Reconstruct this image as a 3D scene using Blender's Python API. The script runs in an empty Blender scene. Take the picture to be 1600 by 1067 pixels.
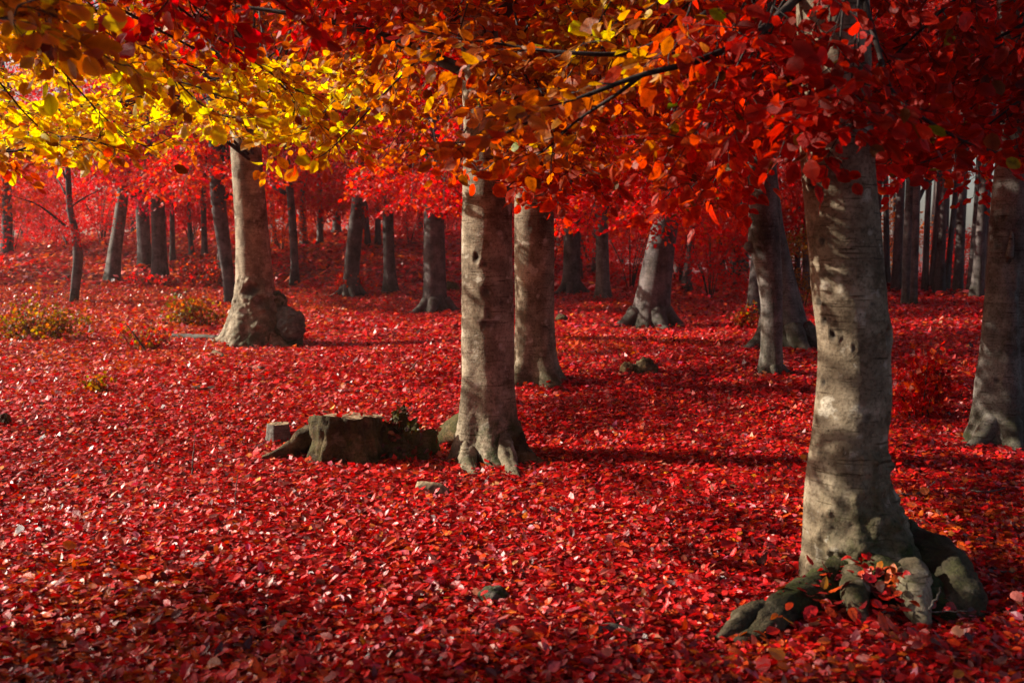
import bpy, math
import numpy as np
from mathutils import Vector, Matrix
R = math.radians
rng = np.random.default_rng(7)
S = bpy.context.scene
C = S.collection

# ------------------------------------------------------------------ camera, sky, sun, exposure
F = 1555.0                      # focal length in pixels of the 1600 wide photograph
PITCH = math.atan((533.5 - 400) / F)
CAM = np.array([0.0, 0.0, 1.6])
cam = bpy.data.cameras.new('camera'); camo = bpy.data.objects.new('camera', cam); C.objects.link(camo)
camo.location = CAM; camo.rotation_euler = (math.pi / 2 - PITCH, 0, 0)
cam.sensor_width = 36; cam.lens = 36 * F / 1600; cam.clip_end = 2000; cam.clip_start = 0.05
cam.dof.use_dof = True; cam.dof.focus_distance = 8.0; cam.dof.aperture_fstop = 2.8
S.camera = camo
SUN_EL, SUN_BACK = 28.0, 10.0    # degrees up, degrees behind due left
w = bpy.data.worlds.new('World'); S.world = w; w.use_nodes = True
nt = w.node_tree; nt.nodes.clear()
sky = nt.nodes.new('ShaderNodeTexSky'); sky.sky_type = 'NISHITA'; sky.sun_disc = False
sky.sun_elevation = R(SUN_EL); sky.sun_rotation = R(-90 + SUN_BACK); sky.dust_density = 3.0
bg = nt.nodes.new('ShaderNodeBackground'); bg.inputs['Strength'].default_value = 0.05
wo = nt.nodes.new('ShaderNodeOutputWorld')
nt.links.new(sky.outputs[0], bg.inputs[0]); nt.links.new(bg.outputs[0], wo.inputs[0])
sl = bpy.data.lights.new('sun', 'SUN'); sl.energy = 5.0; sl.angle = R(0.6); sl.color = (1.0, 0.9, 0.76)
so = bpy.data.objects.new('sun', sl); C.objects.link(so)
SUN = np.array([-math.cos(R(SUN_EL)) * math.cos(R(SUN_BACK)), math.cos(R(SUN_EL)) * math.sin(R(SUN_BACK)), math.sin(R(SUN_EL))])
so.rotation_euler = Vector(SUN).to_track_quat('Z', 'Y').to_euler(); so.location = (-20, 5, 20)
S.view_settings.view_transform = 'Standard'; S.view_settings.look = 'None'
S.view_settings.exposure = 1.2; S.view_settings.gamma = 1.0
S.render.engine = 'CYCLES'
S.cycles.use_denoising = True
S.cycles.max_bounces = 6; S.cycles.transparent_max_bounces = 4; S.cycles.diffuse_bounces = 4
S.cycles.transmission_bounces = 4; S.cycles.glossy_bounces = 2; S.cycles.caustics_reflective = False

# ------------------------------------------------------------------ small maths
fw = np.array([0, math.cos(PITCH), -math.sin(PITCH)]); up = np.array([0, math.sin(PITCH), math.cos(PITCH)]); rt = np.array([1.0, 0, 0])
def ray(px, py): return fw + (px - 800) / F * rt - (py - 533.5) / F * up
def P(px, py, d): return CAM + d * ray(px, py)
def project(p):
    q = np.asarray(p) - CAM
    d = q @ fw
    d2 = np.where(d > 0.05, d, 0.05)
    return 800 + F * (q @ rt) / d2, 533.5 - F * (q @ up) / d2, d
def hsh(ix, iy, iz, s):
    h = (ix * 374761393 + iy * 668265263 + iz * 2147483647 + s * 1274126177) & 0xffffffff
    h = ((h ^ (h >> 13)) * 1274126177) & 0xffffffff
    return ((h ^ (h >> 16)) & 0xffff) / 65535.0
def noise(p, s=0):
    p = np.asarray(p, float); i = np.floor(p).astype(np.int64); f = p - i; f = f * f * (3 - 2 * f)
    x, y, z = i[..., 0], i[..., 1], i[..., 2]; fx, fy, fz = f[..., 0], f[..., 1], f[..., 2]
    def l(a, b, t): return a + (b - a) * t
    return l(l(l(hsh(x, y, z, s), hsh(x + 1, y, z, s), fx), l(hsh(x, y + 1, z, s), hsh(x + 1, y + 1, z, s), fx), fy),
             l(l(hsh(x, y, z + 1, s), hsh(x + 1, y, z + 1, s), fx), l(hsh(x, y + 1, z + 1, s), hsh(x + 1, y + 1, z + 1, s), fx), fy), fz) * 2 - 1
def fbm(p, s=0, o=4):
    p = np.asarray(p, float); t = 0; a = 1; n = 0
    for k in range(o): t = t + a * noise(p * 2 ** k + 17.3 * k, s + k); n += a; a *= 0.5
    return t / n
def sstep(a, b, x): t = np.clip((x - a) / (b - a), 0, 1); return t * t * (3 - 2 * t)
def terrain(x, y):
    x = np.asarray(x, float); y = np.asarray(y, float)
    xy = np.stack([x, y, x * 0], -1)
    z = 0.10 * noise(xy * 0.28, 3) * sstep(2, 9, np.hypot(x, y)) + 0.02 * noise(xy * 1.3, 4) + 0.045 * noise(xy * .62, 6)
    hill = sstep(27, 52, y) * (0.25 + 0.75 * (1 - sstep(-3, 9, x)))
    z = z + 2.75 * hill * (1 - 0.12 * (1 - sstep(-26, -12, x)))
    z = z - 1.1 * sstep(42, 70, y) * sstep(2, 12, x)
    return z
def ground_hit(px, py):
    r = ray(px, py); d = 2.0
    while d < 140:
        p = CAM + d * r
        if p[2] < terrain(p[0], p[1]): break
        d += 0.02 + d * 0.002
    p = CAM + d * r; return np.array([p[0], p[1], float(terrain(p[0], p[1]))]), d
def unit(v): v = np.asarray(v, float); return v / (np.linalg.norm(v, axis=-1, keepdims=True) + 1e-9)

# ------------------------------------------------------------------ object plumbing
def link(o, parent=None):
    C.objects.link(o)
    if parent is not None: o.parent = parent
    return o
def tag(o, label=None, cat=None, group=None, kind=None):
    for k, v in (('label', label), ('category', cat), ('group', group), ('kind', kind)):
        if v: o[k] = v
    return o
def empty(name, loc, label, cat, group=None):
    o = bpy.data.objects.new(name, None); o.empty_display_size = 0.2; o.location = loc
    return tag(link(o), label, cat, group)
def fast_mesh(name, V, tris=None, quads=None, col=None, smooth=True):
    me = bpy.data.meshes.new(name)
    V = np.asarray(V, np.float32)
    nt_ = 0 if tris is None else len(tris); nq = 0 if quads is None else len(quads)
    me.vertices.add(len(V)); me.vertices.foreach_set('co', V.ravel())
    idx = []
    if nt_: idx.append(np.asarray(tris, np.int32).ravel())
    if nq: idx.append(np.asarray(quads, np.int32).ravel())
    idx = np.concatenate(idx)
    me.loops.add(len(idx)); me.loops.foreach_set('vertex_index', idx)
    starts = np.concatenate([np.arange(nt_) * 3, nt_ * 3 + np.arange(nq) * 4]).astype(np.int32)
    me.polygons.add(nt_ + nq); me.polygons.foreach_set('loop_start', starts)
    me.polygons.foreach_set('use_smooth', np.full(nt_ + nq, smooth))
    if col is not None:
        a = me.color_attributes.new('Col', 'FLOAT_COLOR', 'POINT')
        c4 = np.ones((len(V), 4), np.float32); c4[:, :3] = col
        a.data.foreach_set('color', c4.ravel())
    me.update(); me.validate()
    return me
def mobj(name, me, mat, parent=None, loc=None):
    if len(me.materials) == 0: me.materials.append(mat)
    o = bpy.data.objects.new(name, me)
    if loc is not None: o.location = loc
    return link(o, parent)

# ------------------------------------------------------------------ materials
def newmat(name):
    m = bpy.data.materials.new(name); m.use_nodes = True; t = m.node_tree; t.nodes.clear()
    return m, t, t.nodes.new('ShaderNodeOutputMaterial')
def N(t, ty, **kw):
    n = t.nodes.new(ty)
    for k, v in kw.items(): setattr(n, k, v)
    return n
def mix(t, a, b, f, mode='MIX'):
    n = N(t, 'ShaderNodeMix', data_type='RGBA', blend_type=mode)
    for sock, v in ((n.inputs[0], f), (n.inputs[6], a), (n.inputs[7], b)):
        if hasattr(v, 'is_output') or isinstance(v, bpy.types.NodeSocket): t.links.new(v, sock)
        else: sock.default_value = v if isinstance(v, (int, float)) else (*v, 1)
    return n.outputs[2]
def ramp(t, src, a, b, c0=(0, 0, 0), c1=(1, 1, 1)):
    r = N(t, 'ShaderNodeValToRGB'); r.color_ramp.elements[0].position = a; r.color_ramp.elements[1].position = b
    r.color_ramp.elements[0].color = (*c0, 1); r.color_ramp.elements[1].color = (*c1, 1)
    t.links.new(src, r.inputs[0]); return r.outputs[0]
def noise_node(t, vec, scale, detail=4, rough=.6, w_=None):
    n = N(t, 'ShaderNodeTexNoise'); n.inputs['Scale'].default_value = scale; n.inputs['Detail'].default_value = detail; n.inputs['Roughness'].default_value = rough
    if w_ is not None: n.noise_dimensions = '4D'; t.links.new(w_, n.inputs['W'])
    t.links.new(vec, n.inputs['Vector']); return n.outputs['Fac']

def leaf_material(name, rough, trans, spec):
    m, t, out = newmat(name)
    at = N(t, 'ShaderNodeAttribute', attribute_name='Col'); oi = N(t, 'ShaderNodeObjectInfo')
    tc = N(t, 'ShaderNodeTexCoord')
    c = mix(t, at.outputs['Color'], oi.outputs['Color'], 1.0, 'MULTIPLY')
    n1 = noise_node(t, tc.outputs['Object'], 55, 3)
    c = mix(t, c, (0.45, 0.38, 0.38), ramp(t, n1, .48, .72), 'MULTIPLY')
    p = N(t, 'ShaderNodeBsdfPrincipled'); t.links.new(c, p.inputs['Base Color'])
    p.inputs['Roughness'].default_value = rough; p.inputs['Specular IOR Level'].default_value = spec
    bp = N(t, 'ShaderNodeBump'); bp.inputs['Strength'].default_value = .35; bp.inputs['Distance'].default_value = .004
    t.links.new(noise_node(t, tc.outputs['Object'], 90, 2), bp.inputs['Height']); t.links.new(bp.outputs[0], p.inputs['Normal'])
    tr = N(t, 'ShaderNodeBsdfTranslucent')
    sat = N(t, 'ShaderNodeHueSaturation'); sat.inputs['Saturation'].default_value = 1.15; sat.inputs['Value'].default_value = 1.35
    t.links.new(c, sat.inputs['Color']); t.links.new(sat.outputs[0], tr.inputs['Color'])
    ms = N(t, 'ShaderNodeMixShader'); ms.inputs[0].default_value = trans
    t.links.new(p.outputs[0], ms.inputs[1]); t.links.new(tr.outputs[0], ms.inputs[2]); t.links.new(ms.outputs[0], out.inputs[0])
    return m
M_LEAF = leaf_material('leaf_tissue', 0.48, 0.62, 0.3)
M_LITTER = leaf_material('fallen_leaf_tissue', 0.43, 0.2, 0.5)

def bark_material(name, c1, c2, lichen, lich_amt=.6, moss=(0.035, 0.045, 0.008), bs=1.0):
    m, t, out = newmat(name)
    tc = N(t, 'ShaderNodeTexCoord'); oi = N(t, 'ShaderNodeObjectInfo')
    ml = N(t, 'ShaderNodeMath', operation='MULTIPLY'); ml.inputs[1].default_value = 37.0; t.links.new(oi.outputs['Random'], ml.inputs[0]); rnd = ml.outputs[0]
    mp = N(t, 'ShaderNodeMapping'); mp.inputs['Scale'].default_value = (1.2, 1.2, 9); t.links.new(tc.outputs['Object'], mp.inputs[0])
    mp2 = N(t, 'ShaderNodeMapping'); mp2.inputs['Scale'].default_value = (3, 3, .8); t.links.new(tc.outputs['Object'], mp2.inputs[0])
    streak = noise_node(t, mp.outputs[0], 4, 6, .65, rnd)
    streak2 = noise_node(t, mp2.outputs[0], 2, 5, .6, rnd)
    blot = noise_node(t, tc.outputs['Object'], 3.2, 6, .6, rnd)
    fine = noise_node(t, tc.outputs['Object'], 60, 4, .7, rnd)
    c = mix(t, c1, c2, ramp(t, blot, .43, .56))
    c = mix(t, c, (0.72, 0.68, 0.64), ramp(t, streak, .5, .68), 'MULTIPLY')
    c = mix(t, c, (0.5, 0.45, 0.38), ramp(t, streak2, .46, .7), 'MULTIPLY')
    c = mix(t, c, (0.38, 0.33, 0.26), ramp(t, noise_node(t, tc.outputs['Object'], 2.2, 9, .74, rnd), .5, .62), 'MULTIPLY')
    lm = noise_node(t, tc.outputs['Object'], 7.5, 7, .68, rnd)
    lf = ramp(t, lm, .57, .61)
    mm = N(t, 'ShaderNodeMath', operation='MULTIPLY'); mm.inputs[1].default_value = lich_amt; t.links.new(lf, mm.inputs[0])
    c = mix(t, c, lichen, mm.outputs[0])
    c = mix(t, c, (0.42, 0.38, 0.34), ramp(t, fine, .48, .66), 'MULTIPLY')
    spk = noise_node(t, tc.outputs['Object'], 26, 3, .6, rnd); c = mix(t, c, (0.30, 0.25, 0.2), ramp(t, spk, .66, .71), 'MULTIPLY')
    spw = noise_node(t, tc.outputs['Object'], 17, 5, .7, rnd); c = mix(t, c, lichen, ramp(t, spw, .66, .70, (0, 0, 0), (lich_amt, lich_amt, lich_amt)))
    mp3 = N(t, 'ShaderNodeMapping'); mp3.inputs['Scale'].default_value = (1.6, 1.6, 26); t.links.new(tc.outputs['Object'], mp3.inputs[0])
    crk = noise_node(t, mp3.outputs[0], 3.2, 3, .55, rnd); c = mix(t, c, (0.34, 0.28, 0.22), ramp(t, crk, .60, .65), 'MULTIPLY')
    at = N(t, 'ShaderNodeAttribute', attribute_name='Col'); sp = N(t, 'ShaderNodeSeparateColor'); t.links.new(at.outputs['Color'], sp.inputs[0])
    # R = moss, G = scar
    ad = N(t, 'ShaderNodeMath', operation='MULTIPLY'); t.links.new(sp.outputs[0], ad.inputs[0])
    mn = noise_node(t, tc.outputs['Object'], 9, 6, .7, rnd); ad2 = ramp(t, mn, .34, .6); t.links.new(ad2, ad.inputs[1]); 
    ad3 = N(t, 'ShaderNodeMath', operation='MULTIPLY_ADD', use_clamp=True); ad3.inputs[1].default_value = 1.5; t.links.new(ad.outputs[0], ad3.inputs[0]); ad3.inputs[2].default_value = 0
    mc = mix(t, moss, (moss[0] * .35, moss[1] * .35, moss[2] * .5), ramp(t, fine, .4, .65))
    c = mix(t, c, mc, ad3.outputs[0])
    c = mix(t, c, (0.022, 0.016, 0.012), sp.outputs[1])
    p = N(t, 'ShaderNodeBsdfPrincipled'); t.links.new(c, p.inputs['Base Color']); p.inputs['Roughness'].default_value = .82; p.inputs['Specular IOR Level'].default_value = .25
    b1 = N(t, 'ShaderNodeBump'); b1.inputs['Strength'].default_value = .3; b1.inputs['Distance'].default_value = .02 * bs; t.links.new(streak, b1.inputs['Height'])
    b2 = N(t, 'ShaderNodeBump'); b2.inputs['Strength'].default_value = .6; b2.inputs['Distance'].default_value = .008 * bs; t.links.new(fine, b2.inputs['Height']); t.links.new(b1.outputs[0], b2.inputs['Normal'])
    b3 = N(t, 'ShaderNodeBump'); b3.inputs['Strength'].default_value = .4; b3.inputs['Distance'].default_value = .014 * bs; t.links.new(lm, b3.inputs['Height']); t.links.new(b2.outputs[0], b3.inputs['Normal'])
    t.links.new(b3.outputs[0], p.inputs['Normal']); t.links.new(p.outputs[0], out.inputs[0])
    return m
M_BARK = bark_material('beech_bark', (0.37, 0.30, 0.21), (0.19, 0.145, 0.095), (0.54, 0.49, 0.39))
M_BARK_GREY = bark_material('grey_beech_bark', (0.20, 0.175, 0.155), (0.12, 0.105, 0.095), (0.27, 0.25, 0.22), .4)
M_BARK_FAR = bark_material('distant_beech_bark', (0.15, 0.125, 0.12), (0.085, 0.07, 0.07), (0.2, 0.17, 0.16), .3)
M_STUMP = bark_material('old_stump_bark', (0.26, 0.16, 0.075), (0.06, 0.035, 0.018), (0.32, 0.24, 0.14), .7, (0.075, 0.065, 0.010), 3.5)
M_ROOT = bark_material('mossy_root_bark', (0.13, 0.095, 0.06), (0.05, 0.036, 0.022), (0.26, 0.22, 0.15), .5, (0.042, 0.05, 0.008), 2.5)
M_TWIG = bark_material('branch_bark', (0.05, 0.036, 0.03), (0.028, 0.02, 0.018), (0.1, 0.085, 0.07), .3)

def wood_material():
    m, t, out = newmat('cut_wood')
    tc = N(t, 'ShaderNodeTexCoord')
    wv = N(t, 'ShaderNodeTexWave', wave_type='RINGS', rings_direction='Z'); wv.inputs['Scale'].default_value = 9; wv.inputs['Distortion'].default_value = 5; wv.inputs['Detail'].default_value = 4
    t.links.new(tc.outputs['Object'], wv.inputs[0])
    n = noise_node(t, tc.outputs['Object'], 14, 6, .7)
    c = mix(t, (0.42, 0.30, 0.17), (0.22, 0.15, 0.08), wv.outputs['Fac'])
    c = mix(t, c, (0.07, 0.06, 0.03), ramp(t, n, .45, .65))
    p = N(t, 'ShaderNodeBsdfPrincipled'); t.links.new(c, p.inputs['Base Color']); p.inputs['Roughness'].default_value = .8
    b = N(t, 'ShaderNodeBump'); b.inputs['Distance'].default_value = .01; t.links.new(n, b.inputs['Height']); t.links.new(b.outputs[0], p.inputs['Normal'])
    t.links.new(p.outputs[0], out.inputs[0]); return m
M_WOOD = wood_material()

def soil_material():
    m, t, out = newmat('forest_soil')
    tc = N(t, 'ShaderNodeTexCoord')
    v = N(t, 'ShaderNodeTexVoronoi'); v.inputs['Scale'].default_value = 11; t.links.new(tc.outputs['Object'], v.inputs['Vector'])
    sp = N(t, 'ShaderNodeSeparateColor'); t.links.new(v.outputs['Color'], sp.inputs[0])
    r = N(t, 'ShaderNodeValToRGB'); t.links.new(sp.outputs[0], r.inputs[0]); cr = r.color_ramp
    cr.elements[0].position = 0; cr.elements[0].color = (0.03, 0.006, 0.005, 1); cr.elements[1].position = 1; cr.elements[1].color = (0.30, 0.02, 0.01, 1)
    for p_, c_ in ((.35, (0.14, .006, .006)), (.7, (0.22, .008, .007)), (.85, (0.06, .008, .006))): e = cr.elements.new(p_); e.color = (*c_, 1)
    n = noise_node(t, tc.outputs['Object'], .6, 4); c = mix(t, r.outputs[0], (0.06, 0.02, 0.012), ramp(t, n, .5, .75))
    p = N(t, 'ShaderNodeBsdfPrincipled'); t.links.new(c, p.inputs['Base Color']); p.inputs['Roughness'].default_value = .7
    b = N(t, 'ShaderNodeBump'); b.inputs['Strength'].default_value = 1; b.inputs['Distance'].default_value = .06
    t.links.new(sp.outputs[1], b.inputs['Height']); t.links.new(b.outputs[0], p.inputs['Normal'])
    t.links.new(p.outputs[0], out.inputs[0]); return m
M_SOIL = soil_material()

# ------------------------------------------------------------------ leaf geometry
T_FULL = dict(V=np.array([[0, 0, 0], [.17, .25, .04], [.17, 0, 0], [.17, -.25, .04], [.5, .37, .06], [.5, 0, 0], [.5, -.37, .06], [.83, .23, .04], [.83, 0, 0], [.83, -.23, .04], [1.02, 0, 0]], float),
              Tr=np.array([[0, 2, 1], [0, 3, 2], [1, 2, 5], [1, 5, 4], [2, 3, 6], [2, 6, 5], [4, 5, 8], [4, 8, 7], [5, 6, 9], [5, 9, 8], [7, 8, 10], [8, 9, 10]]))
T_MID = dict(V=np.array([[0, 0, 0], [.3, .3, .07], [.45, 0, 0], [.3, -.3, .07], [.72, .25, .06], [.72, -.25, .06], [1, 0, 0]], float),
             Tr=np.array([[0, 2, 1], [0, 3, 2], [1, 2, 4], [2, 3, 5], [4, 2, 6], [2, 5, 6]]))
T_LOW = dict(V=np.array([[0, 0, 0], [.5, .36, .06], [.5, -.36, .06], [1, 0, 0]], float), Tr=np.array([[0, 2, 1], [1, 2, 3]]))
def leaf_geo(T, pos, dirs, nrm, size, col, curl=.25, r=rng):
    n = len(pos); X = unit(dirs); Z = unit(nrm - (nrm * X).sum(1)[:, None] * X); Y = np.cross(Z, X)
    v = np.repeat(T['V'][None], n, 0).copy()
    k = r.normal(0, curl, (n, 1)) * np.where(r.random((n, 1)) < .18, 1.9, 1); fold = r.uniform(-.6, 2.2, (n, 1)); wd = r.uniform(.8, 1.15, (n, 1))
    tw = r.normal(0, curl * .8, (n, 1))
    t = v[:, :, 0]
    z = v[:, :, 2] * fold + k * t * t + tw * v[:, :, 1] * t * 1.5
    v[:, :, 1] *= wd
    W = pos[:, None] + size[:, None, None] * (v[:, :, 0:1] * X[:, None] + v[:, :, 1:2] * Y[:, None] + z[:, :, None] * Z[:, None])
    nv = len(T['V']); tr = (T['Tr'][None] + (np.arange(n) * nv)[:, None, None]).reshape(-1, 3)
    cc = np.repeat(col[:, None], nv, 1)
    if nv == 11: cc = cc.copy(); cc[:, [2, 5, 8]] *= .62; cc[:, [0, 10]] *= .7
    return W.reshape(-1, 3), tr, cc.reshape(-1, 3)
def leaf_mesh(name, T, pos, dirs, nrm, size, col, curl=.25, r=rng, off=None):
    V, tr, cc = leaf_geo(T, pos, dirs, nrm, size, col, curl, r)
    if off is not None: V = V - np.asarray(off)
    return fast_mesh(name, V, tr, None, cc, False)
SINGLE = []
for k in range(4):
    r_ = np.random.default_rng(40 + k)
    SINGLE.append(leaf_mesh('single_leaf', T_FULL, np.zeros((1, 3)), np.array([[1., 0, 0]]), np.array([[0, 0, 1.]]), np.ones(1), np.ones((1, 3)), .28, r_))
    SINGLE[-1].materials.append(M_LEAF)
SINGLE_L = []
for k in range(4):
    me = SINGLE[k].copy(); me.name = 'single_fallen_leaf'; me.materials.clear(); me.materials.append(M_LITTER); SINGLE_L.append(me)
def single_leaf(name, meshes, parent, pos, d, nrm, size, col, r=rng):
    X = unit(d); Z = unit(nrm - (nrm @ X) * X); Y = np.cross(Z, X)
    o = bpy.data.objects.new(name, meshes[int(r.integers(4))])
    m = np.eye(4); m[:3, 0] = X * size; m[:3, 1] = Y * size; m[:3, 2] = Z * size; m[:3, 3] = pos - np.array(parent.location)
    o.matrix_local = Matrix(m.tolist()); o.color = (*col, 1); o.parent = parent; C.objects.link(o)

# ------------------------------------------------------------------ tubes and trunks
class Tube:
    def __init__(s): s.V = []; s.Q = []; s.n = 0; s.C = []
    def add(s, pts, rad, sides=6, bump=0, seed=0, moss=0.0):
        pts = np.asarray(pts, float); rad = np.asarray(rad, float); n = len(pts)
        tg = unit(np.gradient(pts, axis=0)); ref = np.array([0.31, 0.2, 0.93]) if abs(unit(pts[-1] - pts[0])[2]) < .85 else np.array([1.0, .1, 0])
        A = unit(np.cross(tg, ref)); B = np.cross(tg, A)
        th = np.arange(sides) * 2 * np.pi / sides
        ring = np.cos(th)[None, :, None] * A[:, None] + np.sin(th)[None, :, None] * B[:, None]
        rr = rad[:, None, None] * np.ones((n, sides, 1))
        if bump: rr = rr * (1 + bump * fbm(pts[:, None] * 3.5 + ring * 1.2 + seed, seed, 3)[..., None] + (bump * .8 * fbm((pts[:, None] + ring * rad[:, None, None]) * 16 + seed, seed + 3, 4)[..., None] if sides > 12 else 0))
        V = pts[:, None] + ring * rr
        s.V.append(V.reshape(-1, 3))
        i = np.arange(n - 1)[:, None] * sides; j = np.arange(sides)[None]; j2 = (j + 1) % sides
        q = np.stack([i + j, i + j2, i + sides + j2, i + sides + j], -1).reshape(-1, 4) + s.n
        s.Q.append(q); k = len(V.reshape(-1, 3)); s.n += k
        c = np.zeros((k, 3)); c[:, 0] = np.broadcast_to(np.asarray(moss, float).reshape(-1, 1) if np.ndim(moss) else moss, (n, sides)).ravel(); s.C.append(c)
        # caps
        for e, row in ((0, 0), (1, n - 1)):
            s.V.append(pts[row][None] + (-1 if e == 0 else 1) * tg[row][None] * rad[row] * .45); s.C.append(c[:1]); ce = s.n; s.n += 1
            b = s.n - 1 - e - (k if e == 0 else k) + row * sides
            a_ = (np.arange(sides) + b); a2 = (np.arange(sides) + 1) % sides + b
            tri = np.stack([a2, a_, np.full(sides, ce), np.full(sides, ce)], -1) if e == 0 else np.stack([a_, a2, np.full(sides, ce), np.full(sides, ce)], -1)
            s.T = getattr(s, 'T', []); s.T.append(tri[:, :3])
    def mesh(s, name, off=(0, 0, 0)):
        return fast_mesh(name, np.concatenate(s.V) - np.asarray(off), np.concatenate(s.T), np.concatenate(s.Q), np.concatenate(s.C))
def smooth_path(pts, n):
    pts = np.asarray(pts, float); m = len(pts)
    if m == 2: t = np.linspace(0, 1, n)[:, None]; return pts[0] * (1 - t) + pts[1] * t
    q = np.vstack([2 * pts[0] - pts[1], pts, 2 * pts[-1] - pts[-2]]); t = np.linspace(0, m - 1 - 1e-6, n); i = t.astype(int); f = (t - i)[:, None]
    a, b, c, d = q[i], q[i + 1], q[i + 2], q[i + 3]
    return .5 * ((2 * b) + (-a + c) * f + (2 * a - 5 * b + 4 * c - d) * f ** 2 + (-a + 3 * b - 3 * c + d) * f ** 3)

def trunk_mesh(name, pts, rad, rows, sides, base, flare=.6, fl_h=.35, lobes=5, seed=0, rough=.05, bumps=(), moss_h=.35, moss=.8, moss_side=None, cap=False, crev=0, crev_h=.6, fine=.012, crz=.8):
    """pts = centreline world points bottom to top, rad = radii; bumps = (angle, z, size, amount, scar, stretch)"""
    cz = np.linspace(0, 1, rows) ** 1.25
    zz = pts[0][2] + (pts[-1][2] - pts[0][2]) * cz
    pz = np.array([p[2] for p in pts]); o = np.argsort(pz)
    sm = smooth_path(pts, 80); sr = np.interp(np.linspace(0, 1, 80), np.linspace(0, 1, len(rad)), rad)
    cx = np.interp(zz, sm[:, 2], sm[:, 0]); cy = np.interp(zz, sm[:, 2], sm[:, 1]); rr = np.interp(zz, sm[:, 2], sr)
    th = np.arange(sides) * 2 * np.pi / sides
    r2 = np.random.default_rng(seed); ph = r2.uniform(0, 6.28); 
    h = np.maximum(zz - base[2], 0)
    lob = .5 + .5 * np.cos(lobes * th + ph + .6 * np.sin(th * 2 + ph)) ; lob = lob * (1 + .5 * np.sin(th + ph * 2))
    fl = flare * np.exp(-h / fl_h)[:, None] * (.35 + .9 * lob[None])
    flute = .05 * np.exp(-h / 1.6)[:, None] * np.cos(lobes * th + ph)[None]
    ring = np.stack([np.cos(th), np.sin(th), th * 0], -1)
    cen = np.stack([cx, cy, zz], -1)
    q = cen[:, None] + ring[None] * rr[:, None, None]
    sc = 1.0 / max(rr[rows // 3], .05)
    d = rough * fbm(q * np.array([sc * .5, sc * .5, sc * .22]) + seed * 3.1, seed, 4) + fine * fbm(q * np.array([9, 9, 14]) + seed, seed + 11, 4) + rough * .28 * fbm(q * sc * 2.2 + 5, seed + 9, 3) + (rough * 1.8 * fbm(q * sc * .9, seed + 5, 3)) * np.exp(-h / (fl_h * 1.6))[:, None]
    k = 1 + fl + flute + d
    if crev:
        rg = 1 - np.abs(fbm(q * sc * np.array([1.5, 1.5, crz]) + seed, seed + 2, 3)) * 2.2; rg2 = 1 - np.abs(fbm(q * sc * np.array([3.5, 3.5, crz * 2.2]) + seed, seed + 4, 3)) * 2.2
        k = k - crev * (np.clip(rg, 0, 1) ** 5 + .5 * np.clip(rg2, 0, 1) ** 4) * np.exp(-(h / crev_h) ** 2)[:, None] + crev * .8 * fbm(q * sc * 2.6, seed + 6, 3) * np.exp(-(h / crev_h) ** 2)[:, None]
    scar = np.zeros((rows, sides))
    for (an, z, size, am, sca, st) in bumps:
        da = (th - an + np.pi) % (2 * np.pi) - np.pi
        dd = np.sqrt((da[None] * rr[:, None] / size) ** 2 + ((zz - z)[:, None] / (size * st)) ** 2)
        dd = dd * (1 + .55 * fbm(q * 14 + seed, seed + 7, 3)) + .12 * fbm(q * 40, seed, 2)
        if sca > 0: # knot: raised lip round a hollow
            k = k + am * (np.exp(-((dd - 1) / .45) ** 2) - 1.2 * np.exp(-(dd / .6) ** 2)) ; scar = np.maximum(scar, sca * np.exp(-(dd / .75) ** 4))
        else: k = k + am * np.exp(-dd ** 2)
    V = cen[:, None] + ring[None] * (rr[:, None] * k)[..., None]
    col = np.zeros((rows, sides, 3))
    ms = moss * np.exp(-(h / moss_h) ** 1.5)[:, None] * np.ones(sides)
    if moss_side is not None: ms = ms * (.25 + .75 * np.clip(np.cos(th - moss_side), 0, 1))[None]
    col[..., 0] = ms; col[..., 1] = scar
    i = np.arange(rows - 1)[:, None] * sides; j = np.arange(sides)[None]; j2 = (j + 1) % sides
    Q = np.stack([i + j, i + j2, i + sides + j2, i + sides + j], -1).reshape(-1, 4)
    Vv = V.reshape(-1, 3); cc = col.reshape(-1, 3); T = None
    if cap:
        Vv = np.vstack([Vv, cen[-1] + [0, 0, 0.0]]); cc = np.vstack([cc, [[0, 0, 0]]]); b = (rows - 1) * sides
        T = np.stack([b + np.arange(sides), b + (np.arange(sides) + 1) % sides, np.full(sides, len(Vv) - 1)], -1)
    return fast_mesh(name, Vv - base, T, Q, cc), V[-1]

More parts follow.
